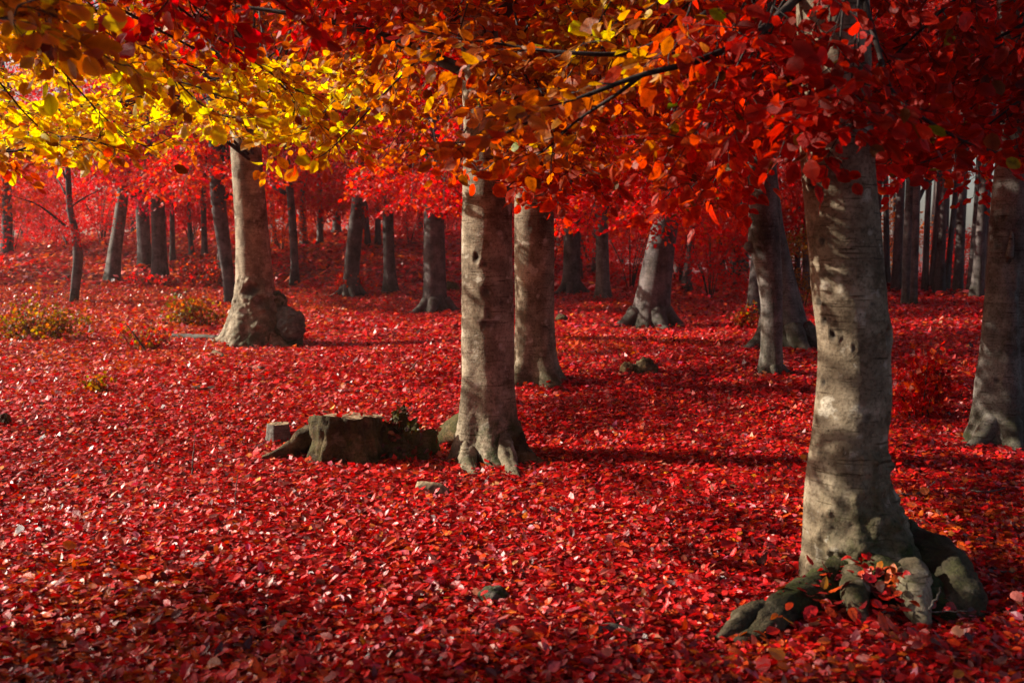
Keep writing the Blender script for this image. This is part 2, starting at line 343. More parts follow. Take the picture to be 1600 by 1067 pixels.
# ------------------------------------------------------------------ crowns shared by many trees
def jitter_col(base, n, r, v=.35, h=.5):
    base = np.asarray(base, float); c = np.repeat(base[None], n, 0) if base.ndim == 1 else base.copy()
    c *= np.exp(r.normal(0, v, (n, 1)))
    c[:, 1] *= np.exp(r.normal(0, h, n)); c[:, 2] *= np.exp(r.normal(0, h, n))
    return np.clip(c, 0.001, .8)
RED = (0.54, 0.006, 0.005); CRIM = (0.34, 0.004, 0.009); ORED = (0.60, 0.055, 0.005); ORANGE = (0.55, 0.14, 0.010); YELLOW = (0.86, 0.47, 0.010); PINK = (0.50, 0.09, 0.09)
def crown_mesh(seed, nclump, per, z0, z1, rad, size, clump_r=.75, T=T_LOW, low=.35):
    r = np.random.default_rng(seed); P_, D_, N_, C_ = [], [], [], []
    for k in range(nclump):
        u = r.random(); z = z0 + (z1 - z0) * u
        prof = (low + (1 - low) * math.sin(min(1, u * 1.7) * math.pi / 2)) * math.sqrt(max(.05, 1 - max(0, u - .45) ** 2 / .31))
        a = r.uniform(0, 6.283); rr = rad * prof * (r.random() ** .45)
        c = np.array([rr * math.cos(a), rr * math.sin(a), z]); n = int(per * r.uniform(.6, 1.4))
        ax = np.array([math.cos(a), math.sin(a), -.25]); q = r.normal(0, 1, (n, 3)) * np.array([clump_r * .6, clump_r * .6, .16]); 
        q[:, 2] += -.22 * (q @ ax) 
        P_.append(c + q); D_.append(unit(ax + r.normal(0, .7, (n, 3)))); nn = r.normal(0, .75, (n, 3)); nn[:, 2] += .8; N_.append(nn)
        shade = np.exp(r.normal(0, .22)); C_.append(jitter_col(np.array([1.0, 1.0, 1.0]) * shade, n, r, .25, .4))
    p = np.concatenate(P_); n = len(p)
    return leaf_mesh('crown_leaves', T, p, np.concatenate(D_), np.concatenate(N_), size * np.exp(r.normal(0, .2, n)), np.clip(np.concatenate(C_), .05, 3), .3, r)
def limbs_mesh(seed, z0, z1, rad, n=9, r0=.09):
    r = np.random.default_rng(seed); t = Tube()
    for k in range(n):
        u = (k + .5) / n; z = z0 + (z1 - z0) * u * .85; a = k * 2.4 + r.uniform(-.4, .4); L = rad * (1 - .5 * u) * r.uniform(.7, 1)
        p0 = np.array([0, 0, z - .4]); p3 = np.array([L * math.cos(a), L * math.sin(a), z + L * r.uniform(.05, .45)])
        pts = smooth_path([p0, p0 * .5 + p3 * .5 + r.normal(0, .12, 3) + [0, 0, .15], p3], 9); t.add(pts, np.linspace(r0 * (1 - .6 * u), .012, 9), 5)
    return t.mesh('limbs')
MID = [crown_mesh(100 + k, 100, 110, 2.7 + .4 * k, 13, 3.8, .105) for k in range(4)]
FAR = [crown_mesh(120 + k, 105, 70, 1.5, 15, 4.2, .2, .95) for k in range(3)]
HIGH = [crown_mesh(140 + k, 150, 150, 6.0, 14, 3.6, .13) for k in range(2)]
SHRUB = [crown_mesh(160 + k, 34, 80, .5, 3.4, 1.5, .10, .5, T_LOW, .7) for k in range(3)]
for m_ in MID + FAR + HIGH + SHRUB: m_.materials.append(M_LEAF)
LIMB_MID = [limbs_mesh(200 + k, 3.0, 12, 3.6) for k in range(2)]
LIMB_FAR = limbs_mesh(205, 3.0, 14, 3.8); LIMB_HIGH = limbs_mesh(207, 5.5, 13, 3.4)
STEMS = Tube(); r_ = np.random.default_rng(3)
for k in range(9):
    a = r_.uniform(0, 6.28); STEMS.add(smooth_path([[.05 * math.cos(a), .05 * math.sin(a), -.1], [.35 * math.cos(a), .35 * math.sin(a), 1.2], [1.1 * math.cos(a), 1.1 * math.sin(a), 2.6 + r_.uniform(0, .8)]], 8), np.linspace(.022, .005, 8), 4)
STEM_ME = STEMS.mesh('stems')
for m_ in LIMB_MID + [LIMB_FAR, LIMB_HIGH, STEM_ME]: m_.materials.append(M_TWIG)
def add_crown(tree, kind, tint, rot, sc=(1, 1, 1), k=0, top=None):
    me = {'mid': MID, 'far': FAR, 'high': HIGH, 'shrub': SHRUB}[kind]; lm = {'mid': LIMB_MID[k % 2], 'far': LIMB_FAR, 'high': LIMB_HIGH, 'shrub': STEM_ME}[kind]
    o = mobj('crown', me[k % len(me)], M_LEAF, tree); o.rotation_euler = (0, 0, rot); o.scale = sc; o.color = (*tint, 1)
    l = mobj('stems' if kind == 'shrub' else 'limbs', lm, M_TWIG, tree); l.rotation_euler = (0, 0, rot); l.scale = sc
    if top is not None: o.location = (top[0], top[1], 0); l.location = (top[0], top[1], 0)
    return o

# ------------------------------------------------------------------ ground
def ground():
    ys = np.concatenate([np.linspace(-12, 2, 15), np.linspace(2.2, 14, 110), np.linspace(14.3, 60, 120), np.geomspace(61, 420, 40)])
    us = np.linspace(-1, 1, 161); us = np.sign(us) * np.abs(us) ** 1.6
    X = us[None] * np.maximum(26, ys[:, None] * 1.5); Y = np.repeat(ys[:, None], 161, 1)
    Z = terrain(X, Y); V = np.stack([X, Y, Z], -1).reshape(-1, 3); n = 161
    i = np.arange(len(ys) - 1)[:, None] * n; j = np.arange(n - 1)[None]
    Q = np.stack([i + j, i + j + 1, i + n + j + 1, i + n + j], -1).reshape(-1, 4)
    return tag(mobj('ground', fast_mesh('ground', V, None, Q), M_SOIL), 'forest floor rising to a low mound at the back left', None, None, 'structure')
GROUND = ground()

def litter_colors(p, r):
    n = len(p); u = r.random(n); pal = np.array([RED, CRIM, ORED, PINK, (0.13, 0.008, 0.008), ORANGE, (0.5, 0.16, 0.12), (0.10, .008, .01)])
    cum = np.cumsum([.48, .14, .12, .10, .06, .012, .035, .04]); k = np.searchsorted(cum / cum[-1], u)
    c = pal[k]; o = fbm(p * np.array([.35, .35, 0]), 31, 3)
    left = sstep(-1, -9, p[:, 0] + 0 * p[:, 1]) * sstep(9, 16, p[:, 1])
    sel = r.random(n) < np.clip(.35 * left + .25 * (o > .35), 0, .5); c[sel] = np.array(ORED) * .6 + np.array(ORANGE) * .4
    return jitter_col(c, n, r, .36, .22)
def scatter_litter():
    r = np.random.default_rng(11)
    bands = [(2.6, 6.5, 5000, T_MID, .040, .60), (6.5, 11, 3300, T_LOW, .045, .60), (11, 19, 1400, T_LOW, .062, .58), (19, 34, 380, T_LOW, .10, .56), (34, 62, 80, T_LOW, .2, .55)]
    stuff = []; singles = None
    for bi, (y0, y1, dens, T, size, wd) in enumerate(bands):
        area = wd * (y1 ** 2 - y0 ** 2); n = int(area * dens)
        y = np.sqrt(r.uniform(y0 ** 2, y1 ** 2, n)); x = r.uniform(-1, 1, n) * (wd * y + .4)
        sz = size * np.exp(r.normal(0, .22, n)); 
        hgt = np.abs(r.normal(0, 1, n)) * sz * .3
        p = np.stack([x, y, terrain(x, y) + .006 + hgt], -1)
        clump = fbm(p * np.array([2.2, 2.2, 0]), 8, 3); p[:, 2] += .035 * np.clip(clump, 0, 1)
        a = r.uniform(0, 2 * np.pi, n); tl = r.normal(0, .21, n); d = np.stack([np.cos(a), np.sin(a), tl], -1)
        nn = r.normal(0, .37, (n, 3)); nn[:, 2] = 1; c = litter_colors(p, r)
        if bi == 0:
            px, py, dd = project(p); vis = (px > 0) & (px < 1600) & (py < 1060) & (py > 0)
            sc = np.where(vis, hgt / size * 2.0 - dd * .5, -99); keep = np.argsort(-sc)[:300]
            singles = [(p[k] + [0, 0, .012], d[k], nn[k], sz[k], c[k]) for k in keep]
            m = np.ones(n, bool); m[keep] = False; p, d, nn, sz, c = p[m], d[m], nn[m], sz[m], c[m]
        V, tr, cc = leaf_geo(T, p, d, nn, sz, c, .22, r); stuff.append((V, tr, cc))
    o = 0; Vs, Ts, Cs = [], [], []
    for V, tr, cc in stuff: Vs.append(V); Ts.append(tr + o); Cs.append(cc); o += len(V)
    me = fast_mesh('leaf_litter', np.concatenate(Vs), np.concatenate(Ts), None, np.concatenate(Cs), False)
    tag(mobj('leaf_litter', me, M_LITTER), 'thick carpet of fallen red beech leaves over the whole forest floor', 'fallen leaves', None, 'stuff')
    for q in singles: single_leaf('fallen_leaf', SINGLE_L, GROUND, *q, r)
scatter_litter()

# ------------------------------------------------------------------ trees with trunks seen in the picture
def make_tree(name, label, cat, path, H, mat, group=None, depth=None, rows=120, sides=40, lean=None, **kw):
    """path = [(px, py, width_px)...] from the base up, as traced; the tree stands where its base meets the ground"""
    b, d = ground_hit(path[0][0], path[0][1])
    if depth: d = depth; q = P(path[0][0], path[0][1], d); b = np.array([q[0], q[1], float(terrain(q[0], q[1]))])
    pts = [b - [0, 0, .25]]; rad = [path[0][2] * d / F / 2]
    for (px, py, wpx) in path[1:]:
        q_ = ray(px, py); t_ = b[1] / q_[1]; pts.append(CAM + t_ * q_); rad.append(wpx * t_ / F / 2 * .97)
    top = pts[-1]; sl = (pts[-1] - pts[-2]); sl = sl / max(sl[2], .1); sl = np.clip(sl, -.12, .12)
    r2 = np.random.default_rng(kw.get('seed', 0) + 5)
    while pts[-1][2] < H:
        st = min(2.5, H - pts[-1][2] + .01); pts.append(pts[-1] + np.array([sl[0] * st + r2.normal(0, .04), r2.normal(0, .05), st])); rad.append(rad[-1] * .9); sl = sl * .6
    rad[-1] *= .35
    t = empty(name, b, label, cat, group)
    me, _ = trunk_mesh('trunk', pts, rad, rows, sides, b, **kw); mobj('trunk', me, mat, t)
    t['_h'] = 0; del t['_h']
    return t, b, d, pts, rad
def root(tree, pts, rad, mat, sides=12, bump=.18, moss=.6, name='root', n=22):
    tb = Tube(); p = smooth_path(pts, n); rr = np.interp(np.linspace(0, 1, n), np.linspace(0, 1, len(rad)), rad)
    tb.add(p, rr, sides, bump, int(rng.integers(99)), moss); return mobj(name, tb.mesh(name, tree.location), mat, tree)
def cover(tree, pts, spread, n, size, seed, mat=None):
    r = np.random.default_rng(seed); p = np.asarray(pts)[r.integers(0, len(pts), n)] + r.normal(0, 1, (n, 3)) * np.array([spread, spread, .006]); nn = r.normal(0, .35, (n, 3)); nn[:, 2] += 1
    cc = np.array([RED, CRIM, ORED, ORANGE, (.1, .02, .01)])[r.choice(5, n, p=[.4, .25, .2, .05, .1])]
    me = leaf_mesh('leaf_cover', T_FULL, p, unit(r.normal(0, 1, (n, 3)) * [1, 1, .25]), nn, size * np.exp(r.normal(0, .2, n)), jitter_col(cc, n, r, .3, .3), .35, r, tree.location); tag(mobj('leaf_cover', me, M_LITTER, tree), kind='stuff')
def px_root(tree, spec, mat, **kw):
    if kw.get('sides', 12) >= 14: kw['sides'] = 32; kw['n'] = kw.get('n', 22) if 'moss' in kw and np.ndim(kw['moss']) else 44
    hug = kw.pop('hug', False); pts = [P(a, b, d) for a, b, d, r_ in spec]; rr = [r_ * d / F for a, b, d, r_ in spec]
    if hug:
        for i in range(1, len(pts)):
            g = float(terrain(pts[i][0], pts[i][1])); f = i / (len(pts) - 1); pts[i][2] = g + rr[i] * (.9 - 1.9 * f) + .02
        tail = pts[-1] + (pts[-1] - pts[-2]) * .4; tail[2] = float(terrain(tail[0], tail[1])) - rr[-1] * 2; pts.append(tail); rr.append(rr[-1] * .6)
    root(tree, pts, rr, mat, **kw)

pi = math.pi
# nearest trunk on the right
A0 = -pi / 2
def ang(px_off_frac):  # angle round the trunk of a spot seen at a fraction (-1 left edge .. 1 right edge) of its width
    return -pi / 2 + math.asin(max(-1, min(1, px_off_frac)))
def zat(py, d): return float(P(800, py, d)[2])
D1 = 4.97
t1, b1, d1, pts1, rad1 = make_tree('beech_tree', 'nearest thick beech with pale curving trunk and mossy roots, on the right', 'tree',
    [(1328, 905, 138), (1322, 850, 128), (1320, 750, 120), (1330, 650, 113), (1334, 550, 109), (1325, 450, 114), (1317, 350, 113), (1308, 250, 113), (1303, 120, 112), (1301, 0, 112)], 9.0, M_BARK,
    depth=D1, rows=420, sides=150, flare=.12, fl_h=.16, lobes=4, seed=3, crev=.05, crev_h=.3, rough=.035, moss_h=.48, moss=1.0, moss_side=-1.2,
    bumps=[(ang(-.88), zat(292, D1), .027, .06, 1, 1.5), (ang(-.72), zat(282, D1), .03, .05, .8, 1.2), (ang(-.8), zat(378, D1), .022, .05, .9, .8),
           (ang(-.72), zat(426, D1), .055, .05, .55, .28), (ang(-.95), zat(470, D1), .02, .05, .9, 1.2), (ang(-.9), zat(497, D1), .021, .07, 1, 1.2), (ang(-.78), zat(518, D1), .025, .07, 1, 1.5),
           (ang(-.95), zat(592, D1), .026, .06, 1, 1.3), (ang(-.3), zat(535, D1), .02, .03, .7, 1.0), (ang(.3), zat(470, D1), .02, .03, .7, .5), (ang(.1), zat(640, D1), .03, .03, .7, .8),
           (ang(.8), zat(520, D1), .05, .08, .5, 1.2), (ang(.9), zat(620, D1), .09, .06, 0, 1.2), (ang(-.9), zat(700, D1), .025, .05, .7, .6), (ang(-.5), zat(745, D1), .03, .02, .5, .5), (ang(.85), zat(800, D1), .14, .12, 0, 1.5),
           (ang(-.5), zat(925, D1), .10, .45, 0, 1.3), (ang(-.05), zat(915, D1), .09, .4, 0, 1.2), (ang(.55), zat(900, D1), .16, .6, 0, 1.5), (ang(.95), zat(880, D1), .2, .5, 0, 1.5)])
px_root(t1, [(1345, 870, 4.9, 50), (1300, 915, 4.75, 34), (1245, 942, 4.5, 30), (1212, 962, 4.35, 28), (1185, 990, 4.2, 20), (1150, 1010, 4.1, 12)], M_ROOT, moss=[.9] * 12 + [.3] * 10, bump=.35, sides=20, n=22)
px_root(t1, [(1365, 820, 5.1, 45), (1420, 858, 5.0, 40), (1465, 880, 4.8, 38), (1495, 915, 4.65, 40), (1500, 955, 4.5, 42), (1510, 1000, 4.4, 34)], M_ROOT, bump=.3, sides=20, moss=.4)
px_root(t1, [(1340, 905, 4.66, 26), (1337, 925, 4.48, 23), (1339, 945, 4.4, 20), (1346, 975, 4.33, 12)], M_BARK, bump=.3, sides=16, moss=.5)
px_root(t1, [(1420, 900, 4.64, 28), (1424, 920, 4.46, 26), (1430, 945, 4.38, 22), (1444, 980, 4.28, 13)], M_BARK, bump=.3, sides=16, moss=.4)
px_root(t1, [(1330, 900, 4.85, 44), (1385, 915, 4.62, 40), (1440, 935, 4.55, 44), (1490, 980, 4.45, 40)], M_ROOT, bump=.35, sides=20, moss=1.0)
px_root(t1, [(1200, 955, 4.35, 18), (1168, 968, 4.3, 22), (1148, 988, 4.2, 20), (1125, 1003, 4.15, 12)], M_ROOT, bump=.4, sides=14, moss=.2)

cover(t1, [P(a, b, d) for a, b, d in ((1300, 890, 4.7), (1265, 915, 4.55), (1235, 930, 4.4), (1360, 880, 4.6), (1385, 890, 4.55), (1375, 905, 4.45), (1395, 925, 4.4), (1380, 950, 4.3), (1300, 945, 4.35), (1460, 940, 4.4), (1210, 955, 4.3), (1290, 970, 4.25), (1400, 985, 4.15))], .055, 230, .048, 4)
D2 = 8.15
t2, b2, d2, pts2, rad2 = make_tree('beech_tree', 'straight pale beech beside the mossy stump, its bark deeply scarred, dark knots down its face', 'tree',
    [(765, 716, 100), (762, 650, 90), (762, 590, 85), (762, 500, 84), (760, 400, 82), (761, 300, 80), (760, 200, 74), (752, 100, 66), (746, 10, 58)], 12, M_BARK,
    rows=380, sides=130, flare=.5, fl_h=.16, lobes=5, seed=11, crev=.06, crev_h=.35, rough=.045, moss_h=.5, moss=1.0, moss_side=-.9,
    bumps=[(ang(-.35), zat(402, D2), .04, .05, 1, 1.2), (ang(-.05), zat(412, D2), .04, .06, .8, .8), (ang(0), zat(452, D2), .05, .05, .7, 1.1), (ang(.05), zat(485, D2), .04, .04, .6, 1.6),
           (ang(.1), zat(503, D2), .11, .06, .7, .3), (ang(-.1), zat(468, D2), .12, .06, 0, 2.2), (ang(.55), zat(470, D2), .03, .03, .8, 1), (ang(-.85), zat(520, D2), .06, .05, 0, 6), (ang(-.75), zat(650, D2), .07, .08, 0, 3.2),
           (ang(-.3), zat(640, D2), .10, -.06, 0, 3), (ang(.3), zat(620, D2), .12, -.04, 0, 3)])



px_root(t2, [(738, 680, 8.2, 18), (731, 705, 7.9, 13), (738, 725, 7.7, 10), (745, 738, 7.55, 6)], M_BARK, moss=.5, hug=True, sides=16, bump=.35)
px_root(t2, [(782, 680, 8.1, 20), (797, 708, 7.85, 13), (806, 728, 7.6, 10), (812, 738, 7.5, 6)], M_BARK, moss=.4, hug=True, sides=16, bump=.35)
px_root(t2, [(790, 675, 8.2, 26), (820, 705, 8.05, 13), (850, 722, 7.95, 8), (895, 733, 7.85, 4)], M_STUMP, moss=.3, hug=True, sides=16, bump=.35)
px_root(t2, [(735, 665, 8.4, 26), (705, 676, 8.6, 20), (680, 690, 8.7, 12), (650, 697, 8.6, 6)], M_STUMP, moss=1.0)

t3, b3, d3, pts3, rad3 = make_tree('beech_tree', 'smooth beech close behind the scarred trunk, with one heart shaped scar', 'tree',
    [(838, 597, 76), (836, 560, 66), (836, 500, 62), (835, 400, 64), (835, 300, 63), (835, 200, 60), (836, 100, 56)], 13, M_BARK, rows=220, sides=80, flare=.55, fl_h=.2, lobes=5, seed=21, rough=.03, moss_h=.3, moss=.5,
    bumps=[(ang(-.2), zat(354, 12.3), .09, .03, .35, .8), (ang(.1), zat(360, 12.3), .12, .02, .3, .25), (ang(-.3), zat(565, 12.3), .2, .05, 0, .4)])
px_root(t3, [(815, 585, 12.3, 18), (808, 600, 12.1, 9), (800, 612, 12.0, 4)], M_BARK, moss=.3)
px_root(t3, [(855, 582, 12.3, 14), (868, 600, 12.1, 8), (885, 612, 12.0, 4)], M_STUMP, moss=.3)

t4, b4, d4, pts4, rad4 = make_tree('beech_tree', 'big pale beech on the left with a swollen burled base, bright in the sun', 'tree',
    [(405, 540, 122), (403, 510, 96), (400, 480, 74), (398, 440, 60), (393, 350, 52), (386, 250, 49), (380, 130, 46), (375, 0, 42)], 14, M_BARK, rows=330, sides=130, flare=.10, fl_h=.45, lobes=5, seed=33, crev=.075, crev_h=.95, fine=.018, rough=.045, moss_h=.75, moss=.75, moss_side=-.9,
    bumps=[(ang(.1), zat(458, 17), .2, .14, .8, .8), (ang(.45), zat(476, 17), .16, .12, .6, .9), (ang(-.5), zat(520, 17), .3, .15, 0, 1.5), (ang(.1), zat(530, 17), .25, .12, 0, 1.2), (ang(-.1), zat(520, 17), .10, -.14, 0, 3), (ang(.6), zat(500, 17), .3, .16, 0, 1), (ang(.12), zat(350, 17), .14, -.06, 0, 9)])
px_root(t4, [(418, 470, d4, 22), (434, 498, d4 - .1, 25), (450, 522, d4 - .2, 24), (464, 546, d4 - .3, 15), (500, 556, d4 - .4, 5), (545, 557, d4 - .4, 3)], M_BARK, bump=.5, sides=20, moss=.8, name='burl')
px_root(t4, [(378, 490, d4, 16), (362, 518, d4 - .1, 15), (345, 535, d4 - .1, 11), (318, 541, d4 - .1, 5)], M_BARK, bump=.3, sides=16, moss=.2)
px_root(t4, [(400, 520, d4 - .3, 20), (425, 536, d4 - .4, 18), (450, 552, d4 - .5, 10)], M_BARK, bump=.3, sides=16, moss=.2)
px_root(t4, [(440, 490, d4 - .15, 15), (455, 505, d4 - .4, 20), (462, 525, d4 - .5, 14)], M_BARK_GREY, bump=.4, sides=16, moss=.1, name='burl')

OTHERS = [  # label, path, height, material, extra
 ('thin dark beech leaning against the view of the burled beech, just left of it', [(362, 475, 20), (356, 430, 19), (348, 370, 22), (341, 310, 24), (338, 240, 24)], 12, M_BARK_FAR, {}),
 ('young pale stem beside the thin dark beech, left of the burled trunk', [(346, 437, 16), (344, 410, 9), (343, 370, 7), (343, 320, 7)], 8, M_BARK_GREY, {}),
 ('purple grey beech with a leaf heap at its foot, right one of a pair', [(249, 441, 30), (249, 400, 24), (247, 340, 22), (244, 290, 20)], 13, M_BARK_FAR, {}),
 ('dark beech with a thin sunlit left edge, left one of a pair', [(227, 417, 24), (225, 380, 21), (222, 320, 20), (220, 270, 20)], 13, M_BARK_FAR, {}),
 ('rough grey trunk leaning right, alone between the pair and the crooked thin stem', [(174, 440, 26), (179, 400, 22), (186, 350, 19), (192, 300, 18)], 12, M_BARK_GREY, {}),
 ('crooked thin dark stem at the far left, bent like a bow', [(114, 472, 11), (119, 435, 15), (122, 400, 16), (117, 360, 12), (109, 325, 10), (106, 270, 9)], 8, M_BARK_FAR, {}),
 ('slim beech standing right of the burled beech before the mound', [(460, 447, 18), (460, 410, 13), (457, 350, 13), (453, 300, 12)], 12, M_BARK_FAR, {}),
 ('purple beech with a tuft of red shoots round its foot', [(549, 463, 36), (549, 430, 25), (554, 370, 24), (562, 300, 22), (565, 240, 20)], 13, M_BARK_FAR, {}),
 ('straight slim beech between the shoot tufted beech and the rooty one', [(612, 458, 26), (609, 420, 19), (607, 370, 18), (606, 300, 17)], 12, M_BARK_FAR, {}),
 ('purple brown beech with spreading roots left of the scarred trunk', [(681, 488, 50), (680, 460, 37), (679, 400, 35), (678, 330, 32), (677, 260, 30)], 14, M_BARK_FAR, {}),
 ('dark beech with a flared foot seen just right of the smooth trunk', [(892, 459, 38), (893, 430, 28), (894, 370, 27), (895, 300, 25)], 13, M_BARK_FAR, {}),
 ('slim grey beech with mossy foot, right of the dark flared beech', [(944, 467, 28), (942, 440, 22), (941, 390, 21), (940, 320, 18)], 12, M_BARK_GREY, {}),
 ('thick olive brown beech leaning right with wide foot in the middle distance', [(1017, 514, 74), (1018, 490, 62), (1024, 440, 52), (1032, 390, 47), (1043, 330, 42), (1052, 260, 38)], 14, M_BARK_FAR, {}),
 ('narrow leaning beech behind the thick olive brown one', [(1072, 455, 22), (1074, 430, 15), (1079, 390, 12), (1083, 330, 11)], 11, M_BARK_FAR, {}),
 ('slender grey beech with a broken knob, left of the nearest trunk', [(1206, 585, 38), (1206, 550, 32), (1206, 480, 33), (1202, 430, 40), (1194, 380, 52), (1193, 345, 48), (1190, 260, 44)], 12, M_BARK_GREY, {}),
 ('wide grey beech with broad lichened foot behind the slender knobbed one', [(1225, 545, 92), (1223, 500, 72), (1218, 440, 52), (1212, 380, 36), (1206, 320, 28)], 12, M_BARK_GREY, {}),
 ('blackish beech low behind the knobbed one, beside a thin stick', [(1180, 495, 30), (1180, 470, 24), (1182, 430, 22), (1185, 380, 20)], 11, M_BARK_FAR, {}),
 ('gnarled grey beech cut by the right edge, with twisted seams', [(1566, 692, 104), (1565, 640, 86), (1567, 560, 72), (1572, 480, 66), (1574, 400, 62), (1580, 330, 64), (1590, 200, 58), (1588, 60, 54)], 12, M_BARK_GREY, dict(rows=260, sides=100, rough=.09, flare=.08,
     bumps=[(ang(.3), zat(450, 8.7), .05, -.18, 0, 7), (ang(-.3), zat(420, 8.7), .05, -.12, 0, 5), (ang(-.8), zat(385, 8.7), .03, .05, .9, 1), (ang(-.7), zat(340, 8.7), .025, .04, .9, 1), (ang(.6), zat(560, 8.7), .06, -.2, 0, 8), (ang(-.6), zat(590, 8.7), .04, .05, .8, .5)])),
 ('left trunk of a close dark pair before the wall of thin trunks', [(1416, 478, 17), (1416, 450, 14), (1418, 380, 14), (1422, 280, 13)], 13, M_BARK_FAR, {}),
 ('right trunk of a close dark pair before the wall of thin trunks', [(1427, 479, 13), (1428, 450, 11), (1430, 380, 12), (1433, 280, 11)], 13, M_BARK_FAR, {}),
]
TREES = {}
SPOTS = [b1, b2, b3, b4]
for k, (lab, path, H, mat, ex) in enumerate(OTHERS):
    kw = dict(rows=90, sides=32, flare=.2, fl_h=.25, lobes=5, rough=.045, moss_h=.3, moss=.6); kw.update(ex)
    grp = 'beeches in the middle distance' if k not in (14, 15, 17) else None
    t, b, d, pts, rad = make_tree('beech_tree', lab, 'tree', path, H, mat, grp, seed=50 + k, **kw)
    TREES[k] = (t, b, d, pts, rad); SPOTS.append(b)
    r2 = np.random.default_rng(k)
    for q in range(3 if path[0][2] > 30 else 0):
        a = -pi / 2 + (q - 1) * 1.2 + r2.uniform(-.3, .3); rr = path[0][2] * d / F / 2; u = np.array([math.cos(a), math.sin(a), 0])
        root(t, [b + u * rr * .6 + [0, 0, rr * .7], b + u * rr * 1.3 + [0, 0, rr * .15], b + u * rr * 2.4 - [0, 0, rr * .2]], [rr * .4, rr * .24, rr * .06], mat, 8, .2, .3, n=10)
    top = pts[len(path)] - b if len(pts) > len(path) else pts[-1] - b
    tint = {0: ORED, 1: ORED}.get(k, RED)
    tint = np.array(tint) * np.exp(r2.normal(0, .15)); tint = tint + np.array([0, .02, .0]) * r2.random() + np.array([0.0, 0, .03]) * r2.random()
    if k not in (1,):
        s_ = H / 13.0; add_crown(t, 'mid' if d < 60 and k not in (14, 15, 17) else 'high', tint, r2.uniform(0, 6), (s_ * .9, s_ * .9, s_ * r2.uniform(.95, 1.15)), k, top)
# the knob of the slender one
t, b, d, pts, rad = TREES[14]
px_root(t, [(1196, 400, d, 12), (1180, 392, d - .1, 9), (1168, 384, d - .2, 7)], M_BARK_GREY, moss=0, name='broken_knob')
t, b, d, pts, rad = TREES[17]
px_root(t, [(1590, 470, d - .1, 10), (1586, 420, d - .2, 9), (1575, 405, d - .25, 7), (1583, 370, d - .25, 5), (1600, 340, d - .25, 4)], M_BARK_GREY, moss=0, name='snag')
px_root(t, [(1577, 402, d - .3, 6), (1580, 380, d - .3, 4), (1581, 355, d - .3, 2)], M_BARK_GREY, moss=0, name='snag')

# ------------------------------------------------------------------ crowns over the near trees (above the frame)
for t, b, tint, k, s_, sz_ in ((t1, b1, np.array(RED), 0, 0.95, .8), (t2, b2, np.array(ORED), 1, 1.0, .56), (t3, b3, np.array(RED), 0, 1.05, .58), (t4, b4, np.array(ORANGE), 1, 1.1, .9)):  # second and third crowns squashed low so they shade the right side
    add_crown(t, 'high', tint, k * 2.0 + s_, (s_, s_, sz_), k)

# ------------------------------------------------------------------ far beeches
FT = []
for k in range(3):
    r2 = np.random.default_rng(70 + k); pts = [np.array([0, 0, -.3]), np.array([0, 0, 0.0]), *[np.array([r2.normal(0, .08) * q, r2.normal(0, .08) * q, 2.0 * q]) for q in range(1, 8)]]
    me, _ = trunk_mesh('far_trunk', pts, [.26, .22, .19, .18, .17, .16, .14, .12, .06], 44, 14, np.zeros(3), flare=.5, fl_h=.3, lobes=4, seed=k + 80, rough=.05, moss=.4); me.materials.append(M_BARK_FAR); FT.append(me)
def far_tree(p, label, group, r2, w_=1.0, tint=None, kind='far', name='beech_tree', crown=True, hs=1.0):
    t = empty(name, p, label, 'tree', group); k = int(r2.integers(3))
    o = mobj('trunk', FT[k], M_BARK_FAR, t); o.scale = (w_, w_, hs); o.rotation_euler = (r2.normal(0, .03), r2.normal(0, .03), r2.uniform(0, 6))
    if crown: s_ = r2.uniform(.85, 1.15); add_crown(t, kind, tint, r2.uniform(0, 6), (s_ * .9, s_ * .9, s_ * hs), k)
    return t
r2 = np.random.default_rng(5)
FAR_N = 0
FAR_LAB = ['slim dark trunk in the far row, first to the right of the nearest tree', 'slim dark trunk in the far row, second to the right of the nearest tree', 'slim dark trunk in the far row, third to the right of the nearest tree', 'slim dark trunk in the far row, fourth to the right of the nearest tree', 'slim dark trunk in the far row, fifth to the right of the nearest tree', 'slim dark trunk in the far row, sixth to the right of the nearest tree', 'slim dark trunk in the far row, seventh to the right of the nearest tree', 'slim dark trunk in the far row, eighth to the right of the nearest tree', 'slim dark trunk in the far row, ninth to the right of the nearest tree', 'slim dark trunk in the far row, tenth to the right of the nearest tree', 'slim dark trunk in the far row, eleventh to the right of the nearest tree', 'slim far trunk just right of the dark flared beech', 'slim far trunk between the flared beech and the mossy footed one', 'left one of three slim trunks between the leaning and knobbed beeches', 'middle one of three slim trunks between the leaning and knobbed beeches', 'right one of three slim trunks between the leaning and knobbed beeches', "slim far trunk showing close to the nearest tree's left edge", 'slim far trunk seen just right of the wide lichened beech', 'left of two slim stems on the mound behind the straight slim beech', 'right of two slim stems on the mound behind the straight slim beech', 'slim stem on the mound just right of the slim flat standing beech', 'slim stem on the mound left of the shoot tufted purple beech', 'slim stem on the slope directly right of the burled beech', 'slim stem on the slope directly left of the thin dark beech', 'slimmest stem on the slope above the dark red bush', 'slim stem just right of the purple grey pair', 'dark trunk at the far left edge of the wood']
